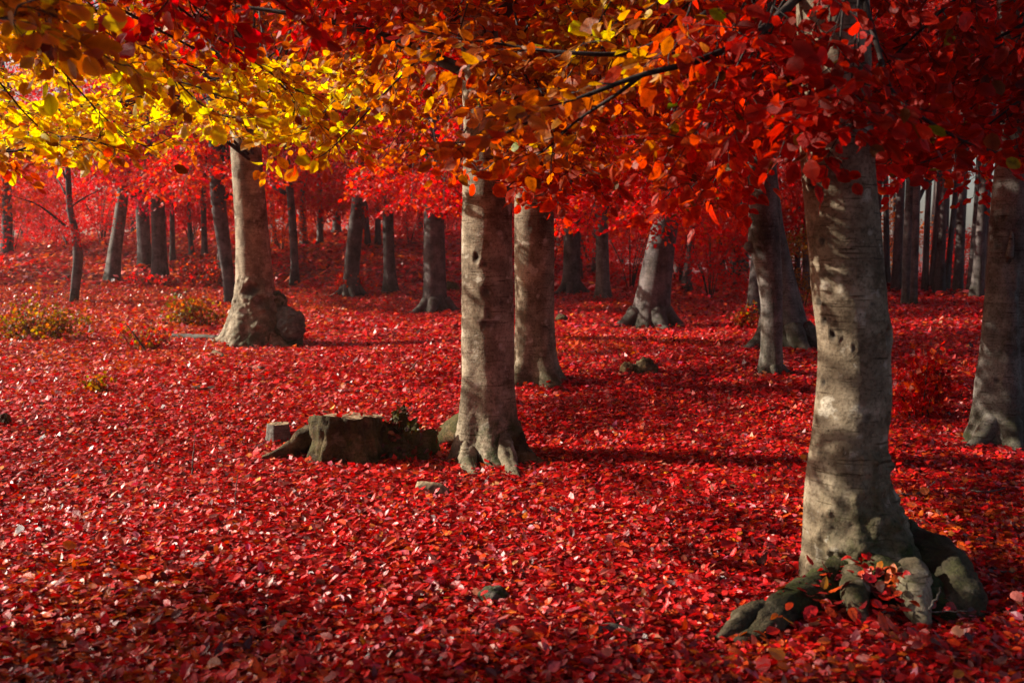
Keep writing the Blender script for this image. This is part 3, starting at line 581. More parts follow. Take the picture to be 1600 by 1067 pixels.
for (px, py, wpx, pos) in ((1367, 452, 9, ''), (1385, 447, 8, ''), (1400, 456, 12, ''), (1445, 458, 8, ''), (1456, 455, 9, ''), (1466, 460, 12, ''), (1478, 458, 7, ''), (1496, 460, 12, ''), (1515, 462, 9, ''), (1527, 466, 13, ''), (1538, 463, 8, ''), (905, 440, 10, ''), (930, 428, 9, ''), (1110, 440, 10, ''), (1130, 446, 9, ''), (1150, 450, 12, ''), (1260, 455, 9, ''), (1245, 450, 8, ''), (575, 385, 7, ''), (590, 384, 8, ''), (475, 386, 9, ''), (500, 383, 8, ''), (430, 385, 8, ''), (320, 405, 8, ''), (300, 402, 6, ''), (270, 410, 7, ''), (10, 400, 14, '')):
    b, d = ground_hit(px, py)
    lab_ = FAR_LAB[FAR_N]; FAR_N += 1
    if d > 48: d = 40 + r2.uniform(-3, 8); q = P(px, py, d); b = np.array([q[0], q[1], float(terrain(q[0], q[1]))])
    tint = np.array(RED if r2.random() < .6 else ORED) * 1.1; SPOTS.append(b); rt_ = px > 1300
    far_tree(b, lab_, 'slim trunks in the far wood', r2, wpx * d / F / .36, tint, kind='high' if rt_ else 'far', crown=rt_ or r2.random() < .6, hs=2.2 if rt_ else 1.0)
n = 0
for _ in range(4000):
    y = r2.uniform(44, 125); x = r2.uniform(-.66, .66) * y
    if all((x - s[0]) ** 2 + (y - s[1]) ** 2 > (3.4 if y < 80 else 4.6) ** 2 for s in SPOTS):
        if x < -.36 * y and y < 66: continue
        tall = x > .22 * y and y > 40
        if -.02 * y < x < .22 * y and r2.random() < .2: tall = True
        b = np.array([x, y, float(terrain(x, y))]); SPOTS.append(b)
        u = r2.random(); tint = np.array(RED if u < .45 else (ORED if u < .7 else PINK)) * 1.5
        far_tree(b, 'thin dark trunk crowded among many others deepest in the distant red wood', 'thin far trunks', r2, r2.uniform(.6, 1.2), tint, 'high' if tall else 'far', hs=2.3 if tall else 1.0); n += 1
        if n > 125: break
# beeches just outside the frame: they carry the low branches and shade the ground
OFF = {}
for nm, x, y, lab, tint, kind, s_ in (('left', -4.6, 3.9, 'beech just beyond the left edge whose yellow branches hang into view', YELLOW, 'high', .95),
        ('over', -2.3, 0.6, 'beech beside the camera with dark red sprays at top left', RED, 'high', .8),
        ('right', 5.4, 6.2, 'beech beyond the right edge whose red branches reach in', RED, 'high', 1.0)):
    b = np.array([x, y, float(terrain(x, y))]); t = empty('beech_tree', b, lab, 'tree')
    pts = [b - [0, 0, .25], b + [0, 0, .3], b + [.05, .03, 2.5], b + [0, .08, 5], b + [.05, 0, 8], b + [0, 0, 11]]
    me, _ = trunk_mesh('trunk', pts, [.26, .22, .2, .18, .13, .05], 90, 30, b, seed=len(OFF) + 200); mobj('trunk', me, M_BARK, t)
    add_crown(t, kind, np.array(tint), 1.0 * len(OFF), (s_, s_, s_ * (1.35 if nm == 'left' else 1)), len(OFF)); OFF[nm] = (t, b)
for k, (x, y, s_) in enumerate(((-15, 3.9, .9), (-10.5, 2.9, .85), (-19.5, 4.3, .95), (-7.2, 1.4, .8), (9, 12, 1), (12, 18, 1), (16, 26, 1))):  # left-hand ones are unseen shade trees, put in to darken the near floor
    b = np.array([x, y, float(terrain(x, y))]); far_tree(b, 'beech of the surrounding wood with a high red crown, trunk mostly out of view', 'surrounding beeches', r2, 1.2, np.array(RED if k % 3 else ORED), 'high')

# ------------------------------------------------------------------ leafy branches hanging into the picture
def leaf_color(px, py, n, r, deep=False):
    px = px + r.normal(0, 45, n); py = py + r.normal(0, 18, n)
    Y, O, OR, RD, CR, BR, MU = map(np.array, (YELLOW, ORANGE, ORED, RED, CRIM, (0.30, 0.045, 0.008), (0.66, 0.27, 0.012)))
    c = np.repeat(O[None], n, 0)
    def put(mask, col): c[mask] = col
    t = sstep(850, 1180, px)[:, None]; c = c * (1 - t) + (RD * .75 + OR * .25) * (1 - .22 * sstep(1120, 1300, px)[:, None]) * t
    t = (sstep(560, 700, px) * (1 - sstep(900, 1000, px)) * (1 - sstep(20, 200, py)))[:, None] * .55; c = c * (1 - t) + BR * t
    t = ((1 - sstep(470, 640, px)) * sstep(65, 100, py) * (1 - sstep(240, 290, py)))[:, None]; c = c * (1 - t) + Y * t
    t = ((1 - sstep(180, 260, px)) * (1 - sstep(90, 130, py)))[:, None]; c = c * (1 - t) + MU * t
    t = (sstep(180, 300, px) * (1 - sstep(560, 680, px)) * (1 - sstep(70, 120, py + 0.12 * (px - 350))))[:, None]; c = c * (1 - t) + RD * .7 * t
    t = (sstep(225, 300, py) * (1 - sstep(1100, 1200, px)))[:, None]; c = c * (1 - t) + (OR * .5 + RD * .5) * t
    t = (sstep(860, 900, px) * (1 - sstep(980, 1040, px)) * (1 - sstep(60, 160, py)))[:, None]; c = c * (1 - t) + (O * .5 + Y * .5) * t
    u = r.random(n); c[u < .012] = (0.2, 0.15, 0.02); c[(u > .02) & (u < .06)] = (0.22, 0.06, 0.012)
    return jitter_col(c, n, r, .28, .3)

class Tree:
    def __init__(s, t): s.t = t; s.L = []; s.B = []
TR = {k: Tree(v) for k, v in dict(t1=t1, t2=t2, t3=t3, t4=t4, left=OFF['left'][0], over=OFF['over'][0], right=OFF['right'][0], k14=TREES[14][0], k17=TREES[17][0], k12=TREES[12][0], k9=TREES[9][0], k7=TREES[7][0], k0=TREES[0][0], k2=TREES[2][0], k10=TREES[10][0]).items()}
def spray(tr, path, r0, r, leafy=1.3, step=.09, tw=.42, lsize=.075, sides=7, lstep=.037, colfn=None, dark=False):
    """path in world points; its last part carries side twigs in one loose plane, leaves set alternately"""
    n = 30; p = smooth_path(path, n); seg = np.linalg.norm(np.diff(p, axis=0), axis=1); s_ = np.concatenate([[0], np.cumsum(seg)]); L = s_[-1]
    p = p + fbm(p * 2.2, int(r.integers(999)), 2)[:, None] * np.array([.03, .03, .04]) * np.linspace(0, 1, n)[:, None]
    tb = Tube(); tb.add(p, r0 * (1 - .88 * (s_ / L) ** .8), sides)
    s0 = max(.15, L - leafy); side = 1; s = s0
    pos, di, no = [], [], []
    def leaves(q, lead):
        m = len(q); ln = np.linalg.norm(np.diff(q, axis=0), axis=1).sum(); k = max(2, int(ln / lstep)); t = np.linspace(.12, 1, k) * (m - 1)
        i = np.minimum(t.astype(int), m - 2); f = (t - i)[:, None]; a = q[i] * (1 - f) + q[i + 1] * f; d = unit(q[i + 1] - q[i])
        lat = unit(np.cross(d, [0, 0, 1.0])); sg = np.where(np.arange(k) % 2, 1, -1)[:, None]
        dd = unit(d * .75 + lat * sg * .95 + r.normal(0, .36, (k, 3)) + [0, 0, -.16]); dd[-1] = d[-1]
        nn = r.normal(0, .75, (k, 3)); nn[:, 2] += .6; nn[:, 1] -= .45
        pos.append(a + dd * .012); di.append(dd); no.append(nn)
    while s < L - .05:
        i = min(int(np.searchsorted(s_, s)) - 1, n - 2); i = max(i, 0); a = p[i] + (p[i + 1] - p[i]) * ((s - s_[i]) / seg[i]); d = unit(p[i + 1] - p[i])
        fr = (s - s0) / (L - s0); tl = tw * (1 - .45 * fr) * r.uniform(.6, 1.25)
        lat = unit(np.cross(d, [0, 0, 1.0])) * side; dr = unit(d * .8 + lat * .9 + np.array([0, 0, r.normal(.02, .22)]))
        q = [a]; 
        for k in range(4): dr = unit(dr + r.normal(0, .14, 3) + [0, 0, -.09]); q.append(q[-1] + dr * tl / 4)
        q = np.array(q); tb.add(q, np.linspace(max(.0035, r0 * .18), .0012, 5), 3); leaves(q, d)
        if tl > .3:
            for h in (1, 2):
                d2 = unit(q[h + 1] - q[h]); l2 = unit(np.cross(d2, [0, 0, 1.0])) * (1 if h == 1 else -1); dq = unit(d2 * .8 + l2 * .8 + r.normal(0, .15, 3)); q2 = np.array([q[h], q[h] + dq * tl * .22, q[h] + dq * tl * .42 + [0, 0, -.02]])
                tb.add(q2, [.002, .0015, .001], 3); leaves(q2, d2)
        side = -side; s += step * r.uniform(.7, 1.3)
    leaves(p[-6:], None)
    pos, di, no = map(np.concatenate, (pos, di, no)); k = len(pos)
    px, py, dd = project(pos); col = leaf_color(px, py, k, r) if colfn is None else colfn(pos, k, r)
    tr.L.append((pos, di, no, lsize * np.exp(r.normal(0, .18, k)), col)); tr.B.append(tb)
rb = np.random.default_rng(77)
def PP(l): return [P(*q) for q in l]
# main limbs that can be followed in the picture
spray(TR['t1'], PP([(1300, -60, 4.97), (1200, 40, 4.5), (1100, 92, 4.2), (1000, 120, 4.15), (900, 157, 4.2), (830, 188, 4.3), (765, 214, 4.4), (690, 226, 4.5)]), .030, rb, .85, .1, .5)
spray(TR['t1'], PP([(1000, 120, 4.15), (960, 150, 4.2), (900, 190, 4.3), (850, 235, 4.4), (790, 262, 4.5)]), .011, rb, .6, .08, .35)
spray(TR['t1'], PP([(1300, -120, 4.97), (1150, -10, 4.9), (1040, 60, 4.8), (970, 84, 4.8), (880, 84, 4.8), (800, 78, 4.9), (735, 66, 4.9), (650, 48, 5.0)]), .028, rb, .8, .1, .5)
spray(TR['t1'], PP([(1310, -150, 4.97), (1345, -20, 4.6), (1372, 80, 4.5), (1395, 150, 4.45), (1470, 205, 4.4), (1540, 235, 4.4), (1620, 245, 4.4)]), .026, rb, 1.1, .1, .4)
LS = np.array(OFF['left'][1])
spray(TR['left'], [LS + [0, 0, 3.0]] + PP([(-300, 150, 6.0), (-60, 222, 5.8), (20, 236, 5.8), (75, 214, 5.8), (135, 214, 5.8), (200, 232, 5.8)]), .028, rb, 1.1, .08, .4)
spray(TR['left'], [LS + [0, 0, 3.4]] + PP([(-200, 10, 6.2), (50, 70, 6.0), (200, 110, 5.9), (290, 134, 5.8), (345, 152, 5.8), (420, 166, 5.8)]), .026, rb, 1.3, .09, .4)
spray(TR['left'], [LS + [0, 0, 3.2]] + PP([(-300, -60, 4.0), (-20, 25, 3.4), (40, 2, 3.2), (110, -20, 3.1)]), .02, rb, .5, .09, .3)
# random hanging sprays: (owner, count, px range, py range, depth range, leafy length)
low = np.array([[-200, 285], [0, 285], [130, 290], [200, 235], [350, 222], [480, 232], [560, 275], [640, 320], [760, 300], [850, 320], [1000, 325], [1160, 345], [1240, 235], [1370, 238], [1430, 330], [1540, 320], [1600, 330], [1800, 330]], float)
def hang(key, cnt, xr, yr, dr, leafy=1.2, lsize=.075, step=.1, tw=.45, lstep=.04, colfn=None, lim=0):
    tr = TR[key]; base = np.array(tr.t.location)
    for _ in range(cnt):
        px = rb.uniform(*xr); d = rb.uniform(*dr); py = rb.uniform(*yr); lb = np.interp(px, low[:, 0], low[:, 1]) + lim; py = min(py, lb - rb.uniform(10, 55) * (7 / max(d, 3.5)) ** .5)
        tgt = P(px, py, d); z0 = max(base[2] + 2.6, tgt[2] + rb.uniform(.3, 1.6)); st = np.array([base[0], base[1], z0])
        hv = tgt - st; hv[2] = 0; hl = np.linalg.norm(hv)
        if hl < .6: continue
        u = hv / hl; e = tgt + u * rb.uniform(.15, .4) + np.array([0, 0, rb.uniform(-.12, .03)])
        lat = np.array([-u[1], u[0], 0]) * rb.normal(0, .06 * hl)
        m1 = st + hv * .35 + lat + [0, 0, .25 + .05 * hl]; m2 = st + hv * .72 + lat * .6 + [0, 0, (tgt[2] - st[2]) * .45 + .12]
        spray(tr, [st, m1, m2, tgt, e], min(.03, .007 + .005 * hl), rb, min(leafy, hl * .8), step, tw, lsize, 6, lstep, colfn)
def overcol(p, k, r):
    c = np.repeat(np.array([(0.40, .007, .006)]), k, 0); c[r.random(k) < .3] = (0.4, .04, .008); return jitter_col(c, k, r, .25, .4)
hang('left', 12, (-60, 520), (20, 280), (5.0, 9.5), 1.3)
hang('left', 3, (-60, 240), (-20, 70), (3.4, 4.6), .7)
hang('over', 3, (280, 540), (-90, -10), (3.4, 4.6), .7, colfn=overcol)
hang('t4', 40, (-20, 560), (60, 285), (9, 16), 1.9, .085, .12)
hang('t2', 24, (430, 900), (-10, 300), (6, 11), 1.4)
hang('t1', 18, (700, 1260), (-20, 320), (5.2, 8.0), 1.4)
hang('t1', 12, (1180, 1560), (-20, 300), (3.9, 5.6), 1.1)
hang('t1', 16, (1190, 1420), (0, 228), (3.9, 4.75), .8, lsize=.066)
hang('t1', 9, (1040, 1260), (60, 330), (4.2, 5.2), 1.0)
hang('right', 13, (1180, 1640), (-20, 270), (4.6, 7.2), 1.6)
hang('t3', 22, (560, 1120), (60, 330), (8.5, 12.5), 1.7, .08, .12)
def redcol(p, k, r):
    c = np.repeat(np.array([RED]) * 1.15, k, 0); c[r.random(k) < .33] = np.array(ORED) * 1.1; c[r.random(k) < .12] = CRIM; return jitter_col(c, k, r, .25, .4)
hang('k14', 28, (980, 1420), (120, 380), (9.5, 13.5), 1.7, .08, .12, colfn=redcol, lim=40)
hang('k17', 14, (1330, 1640), (60, 320), (7.0, 10), 1.5, .08, .12, colfn=redcol, lim=-15)
hang('k12', 26, (850, 1180), (200, 370), (17, 23), 2.4, .10, .16, .6, .06, colfn=redcol, lim=60)
hang('k9', 26, (540, 760), (200, 340), (22, 29), 2.6, .12, .18, .7, .07, colfn=redcol, lim=30)
hang('k7', 24, (440, 640), (220, 340), (28, 36), 2.8, .14, .2, .8, .09, colfn=redcol, lim=60)
hang('k0', 26, (230, 430), (220, 350), (24, 32), 2.6, .13, .2, .7, .08, colfn=redcol, lim=90)
hang('k2', 30, (100, 330), (230, 340), (30, 40), 3, .15, .22, .8, .09, colfn=redcol, lim=70)
hang('k10', 18, (820, 980), (220, 360), (28, 38), 2.6, .14, .2, .8, .09, colfn=redcol, lim=40)
NLEAF = 0
for key, tr in TR.items():
    loc = np.array(tr.t.location); arr = [np.concatenate(a) for a in zip(*tr.L)]; NLEAF += len(arr[0])
    px, py, d = project(arr[0]); near = key in ('t1', 't2', 'left', 'over', 'right', 't3', 'k14', 'k17')
    for tb in tr.B: mobj('branch', tb.mesh('branch', loc), M_TWIG, tr.t)
    keep = np.array([], int)
    if near:
        vis = (px > 5) & (px < 1595) & (py > 5) & (py < 500); keep = np.argsort(np.where(vis, d, 999))[:300]; keep = keep[vis[keep]]
        for k in keep: single_leaf('leaf', SINGLE, tr.t, arr[0][k], arr[1][k], arr[2][k], arr[3][k], arr[4][k])
    m = np.ones(len(px), bool); m[keep] = False
    if not m.any(): continue
    me = leaf_mesh('foliage', T_FULL if key in ('t1', 'left', 'over', 'right', 't2') else T_MID, *[a[m] for a in arr], .25, rng, loc)
    tag(mobj('foliage', me, M_LEAF, tr.t), kind='stuff')
print('branch leaves', NLEAF)

# ------------------------------------------------------------------ understorey shrubs
def shrub(px, py, h, label, tint, k, group=None, wide=1.0, depth=None, cat='shrub'):
    b, d = ground_hit(px, py)
    if depth: q = P(px, py, depth); b = np.array([q[0], q[1], float(terrain(q[0], q[1]))])
    t = empty('beech_sapling' if cat == 'sapling' else 'shrub', b, label, cat, group)
    s_ = h / 3.4; add_crown(t, 'shrub', np.array(tint), k * 1.7, (s_ * wide, s_ * wide, s_), k); return t
GOLD = (0.24, 0.11, 0.010)
def bush(px, py, wpx, hpx, label, cols, seed, nl=900, ls=.055, group=None):
    """low bush of thin stems with small leaves"""
    b, d = ground_hit(px, py); W = wpx * d / F / 2; Hh = hpx * d / F; r = np.random.default_rng(seed); t = empty('bush', b, label, 'bush', group)
    tb = Tube(); pos, di = [], []
    for k in range(16):
        a = r.uniform(0, 6.28); q = W * r.uniform(.2, 1); o = np.array([q * math.cos(a), q * math.sin(a) * .6, 0]); tip = o * r.uniform(1, 1.3) + [0, 0, Hh * r.uniform(.55, 1.05) * (1 - .4 * (q / W) ** 2)]
        p = smooth_path([o * .4 + [0, 0, -.03], o * .8 + [0, 0, tip[2] * .5], tip], 7); tb.add(p, np.linspace(.008, .002, 7), 4)
        m = nl // 16; tt = r.uniform(.25, 1, m); i = (tt * 5.99).astype(int); c = p[i] + r.normal(0, 1, (m, 3)) * np.array([W * .17, W * .17, Hh * .13]); pos.append(c); di.append(unit(r.normal(0, 1, (m, 3)) + [0, 0, -.2]))
    pos = np.concatenate(pos); di = np.concatenate(di); pos[:, 2] = np.abs(pos[:, 2]) + .02; m = len(pos); nn = r.normal(0, .7, (m, 3)); nn[:, 2] += .6
    cc = np.array(cols)[r.integers(0, len(cols), m)]
    me = leaf_mesh('foliage', T_LOW, pos, di, nn, ls * np.exp(r.normal(0, .2, m)), jitter_col(cc, m, r, .3, .3), .3, r); tag(mobj('foliage', me, M_LEAF, t), kind='stuff')
    mobj('stems', tb.mesh('stems'), M_TWIG, t)
OLG = (0.13, 0.09, 0.012)
DORG = (0.34, 0.06, 0.008)
bush(70, 530, 150, 70, 'yellow and orange low bush at the far left on the red floor', [GOLD, GOLD, DORG, OLG], 1, 1500, .07)
bush(300, 514, 115, 62, 'orange bush just left of the burled beech, behind the fallen log', [GOLD, DORG, OLG, DORG], 2, 1200, .085)
bush(222, 548, 84, 50, 'small sparse orange bush with bare dark twigs left of the fallen log', [DORG, GOLD, RED], 3, 420, .07)
bush(318, 447, 100, 60, 'dark red bush beyond the orange one, between the pale stem and the leaf heap', [RED, ORED, (0.15, 0.03, 0.01)], 4, 1300, .12)
bush(152, 615, 60, 34, 'tiny orange tuft in the leaves below the yellow bush', [DORG, GOLD], 5, 180, .05)
bush(548, 462, 56, 42, 'tuft of red shoots round the foot of a purple beech', [ORED, RED], 6, 900, .12)
bush(1436, 655, 110, 120, 'thin red leaved bush right of the nearest trunk', [RED, CRIM, ORED], 7, 900, .07)
bush(1250, 545, 60, 30, 'dark low bush at the foot of the wide grey beech', [(0.06, 0.05, 0.012), RED, (0.1, .02, .01)], 8, 700, .07)
bush(1165, 518, 44, 46, 'orange brown bush behind the slender knobbed beech', [DORG, GOLD, RED], 9, 420, .08)
bush(235, 446, 70, 18, 'heap of dark twigs and red leaves under the pair of beeches', [(0.1, 0.02, 0.02), RED], 10, 600, .12)
SAP_LOC = {20: 'at the far left edge', 75: 'behind the crooked thin stem', 160: 'behind the rough grey leaning trunk', 300: 'over the dark red bush', 440: 'just right of the burled beech', 500: 'on the left shoulder of the mound', 640: 'on the right part of the mound', 860: 'right behind the smooth trunk', 920: 'between the flared and the mossy footed beech', 985: 'left of the leaning olive beech', 1060: 'behind the narrow leaning beech', 1110: 'midway between leaning and knobbed beech', 1145: 'just left of the knobbed beech', 1240: 'behind the wide lichened beech', 1255: "low against the nearest trunk's left edge", 1375: "close to the nearest trunk's right edge", 1440: 'beside the close dark pair', 1505: 'in the middle of the far right trunks', 1530: 'left of the gnarled edge beech', -60: 'past the left edge', 1660: 'past the right edge', 560: 'behind the shoot tufted beech', 700: 'behind the rooty purple brown beech', 800: 'between the two pale central trunks', 250: 'behind the purple grey pair', 380: 'behind the burled beech'}
for k, (px, py, dp, h, tint) in enumerate(((20, 400, 44, 3.4, PINK), (75, 396, 50, 3.8, RED), (160, 398, 46, 3.2, RED), (300, 400, 45, 3.0, CRIM), (440, 395, 42, 2.6, ORED), (500, 390, 50, 3.2, ORED), (640, 400, 44, 2.4, RED), (860, 430, 40, 3, RED), (920, 430, 46, 3.4, ORED), (985, 440, 36, 3.2, RED), (1060, 440, 40, 3.6, CRIM), (1110, 445, 34, 3.0, RED), (1145, 450, 38, 3.6, RED), (1240, 455, 40, 3.4, ORANGE), (1255, 460, 30, 2.2, GOLD), (1375, 455, 42, 3.4, ORANGE), (1440, 458, 50, 2.6, ORED), (1505, 458, 47, 2.2, RED), (1530, 455, 60, 3.2, ORED), (-60, 420, 36, 3, RED), (1660, 470, 36, 3, RED), (560, 385, 60, 4, PINK), (700, 385, 60, 4, PINK), (800, 395, 58, 4, CRIM), (250, 395, 58, 4, PINK), (380, 395, 58, 4, RED))):
    shrub(px, py, h, {PINK: 'pinkish', RED: 'pure red', CRIM: 'deep crimson', ORED: 'orange red', ORANGE: 'orange', GOLD: 'golden'}[tint] + ' low young beech far back, ' + SAP_LOC[px], np.array(tint) * 1.35, k, 'young background beeches', 1.25, dp, 'sapling')

# ------------------------------------------------------------------ stumps, logs and bits on the floor
def stump(px, py, wpx, hpx, label, seed, mat=M_STUMP, flare=.35, lobes=5, rough=.1, name='tree_stump', cat='stump', moss=.8, tilt=.0):
    b, d = ground_hit(px, py); r0 = wpx * d / F / 2; h = hpx * d / F; b = b + [0, r0 * .6, 0]; b[2] = float(terrain(b[0], b[1])); t = empty(name, b, label, cat)
    pts = [b - [0, 0, .12], b + [0, 0, h * .5], b + [0, 0, h]]
    tl_ = tilt
    me, rim = trunk_mesh('bark', pts, [r0 * 1.04, r0 * .97, r0 * .9], 40, 90, b, flare=flare, fl_h=h * .45, lobes=lobes, seed=seed, rough=rough, moss_h=h * 1.5, moss=moss, crev=rough * 1.5, crev_h=9, fine=.09, crz=.22)
    if tilt or rough > .1:
        co = np.empty(len(me.vertices) * 3, np.float32); me.vertices.foreach_get('co', co); co = co.reshape(-1, 3); f = np.clip(co[:, 2] / h, 0, 1)
        jag = .10 * h * fbm(np.stack([co[:, 0] / r0 * 2.5, co[:, 1] / r0 * 2.5, co[:, 0] * 0 + seed], -1), seed, 3)
        co[:, 2] += f ** 3 * (-tilt * co[:, 1] + jag); me.vertices.foreach_set('co', co.ravel()); rim = co[-90:] + b
    mobj('bark', me, mat, t); n = len(rim); th = np.arange(n) * 2 * pi / n
    V = []; rings = 8; c = rim.mean(0)
    for k in range(rings):
        f = 1 - k / rings; V.append(c + (rim - c) * f * [1, 1, 0] + np.stack([0 * th, 0 * th, .002 + .012 * noise(np.stack([np.cos(th) * f * 3, np.sin(th) * f * 3, th * 0 + seed], -1), seed) - 0 * th - .004 * (k > 0)], -1))
    V[0] = rim; V = np.concatenate(V + [c[None]]) - b
    i = np.arange(rings - 1)[:, None] * n; j = np.arange(n)[None]; j2 = (j + 1) % n
    Q = np.stack([i + j, i + j2, i + n + j2, i + n + j], -1).reshape(-1, 4); T = np.stack([(rings - 1) * n + np.arange(n), (rings - 1) * n + (np.arange(n) + 1) % n, np.full(n, rings * n)], -1)
    mobj('cut_face', fast_mesh('cut_face', V, T, Q, np.zeros((len(V), 3))), M_WOOD, t); return t, b, d, r0, h
st, sb, sd, sr, sh = stump(535, 724, 124, 68, 'wide low mossy stump with a flat sawn top, left of the scarred trunk', 5, flare=.13, rough=.13, tilt=.12)
px_root(st, [(505, 678, sd + .25, 26), (478, 686, sd + .2, 20), (455, 700, sd + .1, 12), (428, 710, sd, 7), (410, 715, sd, 4)], M_STUMP, bump=.45, moss=.3, sides=14)
cover(st, [sb + [a * sr, c * sr, sh + .045] for a, c in ((-.7, .6), (-.4, .7), (0, .75), (.4, .7), (.7, .5), (.85, .1), (.5, .2), (-.3, .1), (.1, 0), (.75, -.2), (-.6, -.3), (0, -.5), (.5, -.4))], .05, 90, .045, 9)
stump(433, 694, 38, 30, 'small greyish sawn block stump behind the left root of the mossy stump', 8, flare=.05, rough=.05, moss=.2, mat=M_BARK_GREY)
def mound(px, py, wpx, hpx, label, mat, seed, name, cat, rough=.35, depthr=.8, moss=.9, leaves=0):
    b, d = ground_hit(px, py); W = wpx * d / F / 2; H = hpx * d / F; b = b + [0, W * .5, 0]; b[2] = float(terrain(b[0], b[1])); nu, nv = 56, 26
    u = np.arange(nu) * 2 * pi / nu; v = np.linspace(0.001, pi * .62, nv)
    D = np.stack([np.sin(v)[:, None] * np.cos(u), np.sin(v)[:, None] * np.sin(u), np.cos(v)[:, None] * np.ones(nu)], -1)
    k = 1 + rough * fbm(D * 2.2 + seed, seed, 5); V = D * k[..., None] * np.array([W, W * depthr, H]); i = np.arange(nv - 1)[:, None] * nu; j = np.arange(nu)[None]; j2 = (j + 1) % nu
    Q = np.stack([i + j, i + nu + j, i + nu + j2, i + j2], -1).reshape(-1, 4); col = np.zeros((nu * nv, 3)); col[:, 0] = moss
    t = empty(name, b, label, cat); mobj('body' if cat != 'stone' else 'stone_body', fast_mesh('body', V.reshape(-1, 3), None, Q, col), mat, t)
    if leaves:
        r = np.random.default_rng(seed); idx = r.integers(nu * 2, nu * (nv - 4), leaves); p = V.reshape(-1, 3)[idx] + [0, 0, .008]; nn = D.reshape(-1, 3)[idx] + r.normal(0, .4, (leaves, 3)); cc = np.array([(0.07, 0.035, 0.012), (0.12, 0.03, 0.01), (0.04, 0.028, .008), (0.2, 0.03, 0.01)])[r.integers(0, 4, leaves)]
        me = leaf_mesh('leaf_cover', T_MID, p, unit(r.normal(0, 1, (leaves, 3)) + [0, 0, -.3]), nn, .05 * np.exp(r.normal(0, .3, leaves)), jitter_col(cc, leaves, r, .3, .3), .3, r); tag(mobj('leaf_cover', me, M_LITTER, t), kind='stuff')
    return t
mound(625, 722, 92, 68, 'mossy heap of rotting wood and brown leaves right against the flat stump', M_STUMP, 12, 'rotting_wood_heap', 'wood heap', .75, leaves=380)
mound(982, 587, 30, 18, 'dark stump remnant with grey knobs, left half of the pair in the midfield', M_STUMP, 13, 'rotten_stump', 'stump', moss=.2)
mound(1008, 587, 44, 24, 'dark rotten stump standing alone midfield between the trunks', M_STUMP, 14, 'rotten_stump', 'stump', moss=.3)
mound(6, 668, 22, 18, 'dark little stump cut off by the left edge', M_STUMP, 15, 'rotten_stump', 'stump', moss=.3)
mound(772, 945, 52, 26, 'mossy stone half buried in leaves at the bottom middle', M_BARK_GREY, 16, 'mossy_stone', 'stone', .25, .7)
mound(105, 440, 12, 9, 'dark little stump left of the crooked thin stem', M_STUMP, 17, 'rotten_stump', 'stump')
mound(878, 505, 22, 14, 'dark root lump behind the smooth trunk', M_STUMP, 18, 'root_lump', 'stump')
mound(705, 455, 24, 14, 'dark mossy lump behind the purple brown beech', M_STUMP, 19, 'root_lump', 'stump')
def log(pts, rad, label, mat, name='fallen_log', cat='log', bump=.15, sides=14, moss=.2, n=16):
    p = [ground_hit(a, b)[0] for a, b in pts]; d = ground_hit(*pts[0])[1]; r = [x * d / F for x in rad]; p = [q + [0, 0, r[min(i, len(r) - 1)] * .7] for i, q in enumerate(p)]
    t = empty(name, p[0], label, cat); tb = Tube(); sp = smooth_path(p, n); tb.add(sp, np.interp(np.linspace(0, 1, n), np.linspace(0, 1, len(r)), r), sides, bump, 4, moss); mobj('bark', tb.mesh('bark', p[0]), mat, t); return t
log([(268, 531), (300, 532), (340, 534)], [5.5, 6, 6], 'short grey fallen log touching the burled beech on its left', M_BARK_GREY)
log([(378, 578), (410, 581)], [4, 5], 'small grey piece of wood below the burled beech', M_BARK_GREY, 'wood_piece', 'wood piece', .3)
log([(300, 612), (335, 613)], [5, 5], 'small pale piece of wood among leaves left of the two stumps', M_BARK_GREY, 'wood_piece', 'wood piece', .3)
log([(335, 556), (350, 562)], [5, 4], 'dark crumb of wood in front of the fallen log', M_STUMP, 'wood_piece', 'wood piece', .4)
log([(652, 772), (675, 774), (700, 776)], [11, 12, 7], 'sunlit tan chunk of split wood in front of the mossy heap', M_WOOD, 'wood_piece', 'wood piece', .35)
log([(928, 992), (955, 990), (995, 998)], [8, 10, 6], 'grey weathered wood piece half buried at the bottom right of middle', M_BARK_GREY, 'wood_piece', 'wood piece', .3)
def twig(pts, rpx, label, col=M_BARK_GREY, name='twig'):
    p = smooth_path([P(*q) if len(q) == 3 else ground_hit(*q)[0] + [0, 0, .04] for q in pts], 20); t = bpy.data.objects
    tb = Tube(); d = np.linalg.norm(p[0] - CAM); r = rpx * d / F; tb.add(p + .0022 * rng.normal(0, 1, p.shape), np.linspace(r, r * .4, 20), 5); me = tb.mesh('twig', p[0])
    tag(mobj(name, me, col, None, p[0]), label, 'twig')
twig([(1370, 962, 4.3), (1400, 950, 4.3), (1450, 955, 4.3), (1510, 955, 4.3)], 1.8, 'thin pale twig lying across the roots of the nearest tree')
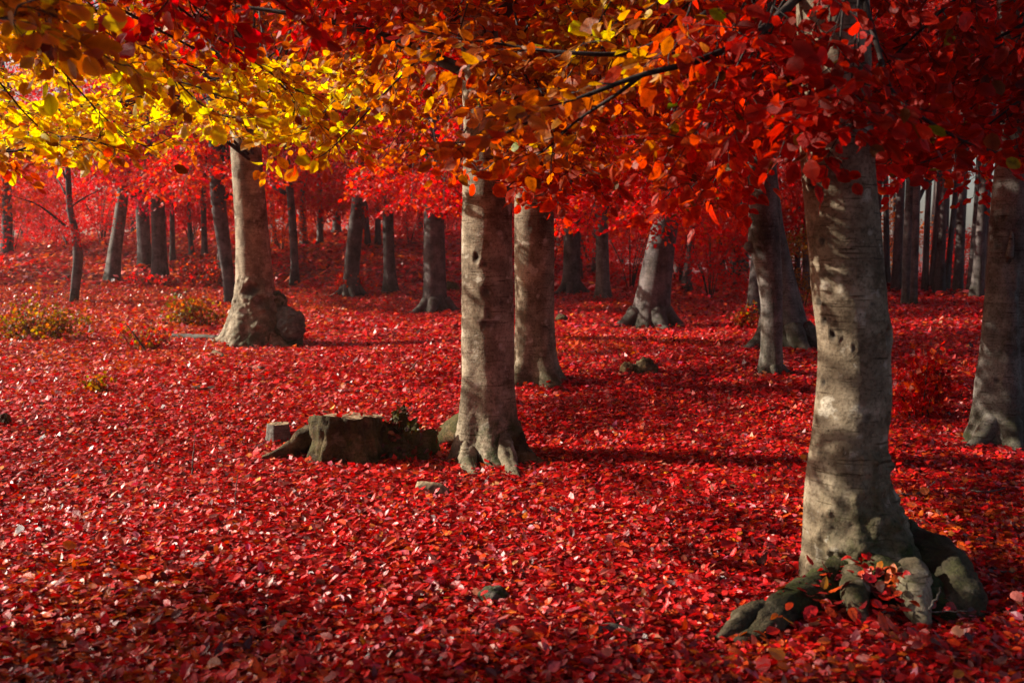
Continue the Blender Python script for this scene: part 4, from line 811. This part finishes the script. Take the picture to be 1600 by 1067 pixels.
twig([(1452, 952, 4.3), (1466, 930, 4.3), (1470, 916, 4.3)], 2.0, 'short upright twig end sticking out among the root knobs')
twig([(1392, 780), (1425, 782), (1450, 772), (1475, 745)], 1.8, 'crooked twig on the leaves right of the nearest trunk')
twig([(1500, 772), (1540, 778), (1580, 770)], 1.8, 'curved twig on the dark floor near the right edge')
twig([(1540, 912), (1570, 908), (1600, 914)], 1.8, 'pale bent twig at the lower right edge')
twig([(300, 742, 7.3), (302, 710, 7.3), (305, 680, 7.3)], 1.4, 'dry pale stalk standing upright left of the stumps')
twig([(368, 800, 6.2), (368, 770, 6.2), (372, 738, 6.2)], 1.2, 'thin dry stalk standing in front of the small block stump')
twig([(640, 585), (655, 565), (672, 540)], 1.2, 'long pale twig pointing away over the leaves left of the scarred trunk')
twig([(990, 520), (1030, 527), (1070, 524), (1105, 530)], 1.6, 'dark twig lying in front of the leaning olive beech', M_STUMP)
twig([(1162, 512, 22), (1166, 490, 22), (1170, 465, 22)], 3, 'short dark stick leaning behind the knobbed beech', M_STUMP, 'stick')
twig([(228, 548, 16.5), (215, 530, 16.5), (196, 505, 16.5)], 2, 'bare dark twig rising from the sparse orange bush', M_STUMP)

# ------------------------------------------------------------------ hazy air between the trees
HAZE = 0.00045
if HAZE:
    m, t, out = newmat('haze_air'); pv = N(t, 'ShaderNodeVolumePrincipled'); pv.inputs['Density'].default_value = HAZE; pv.inputs['Color'].default_value = (1, .86, .84, 1); pv.inputs['Anisotropy'].default_value = .2
    t.links.new(pv.outputs[0], out.inputs['Volume'])
    x0, x1, y0, y1, z0, z1 = -640, 640, -20, 425, -3.5, 52
    V = [(x, y, z) for z in (z0, z1) for y in (y0, y1) for x in (x0, x1)]
    tag(mobj('haze', fast_mesh('haze', V, None, [(0, 2, 3, 1), (4, 5, 7, 6), (0, 1, 5, 4), (2, 6, 7, 3), (0, 4, 6, 2), (1, 3, 7, 5)], None, False), m), 'thin pinkish haze hanging in the air between the trees', 'haze', None, 'stuff')
    S.cycles.volume_bounces = 0
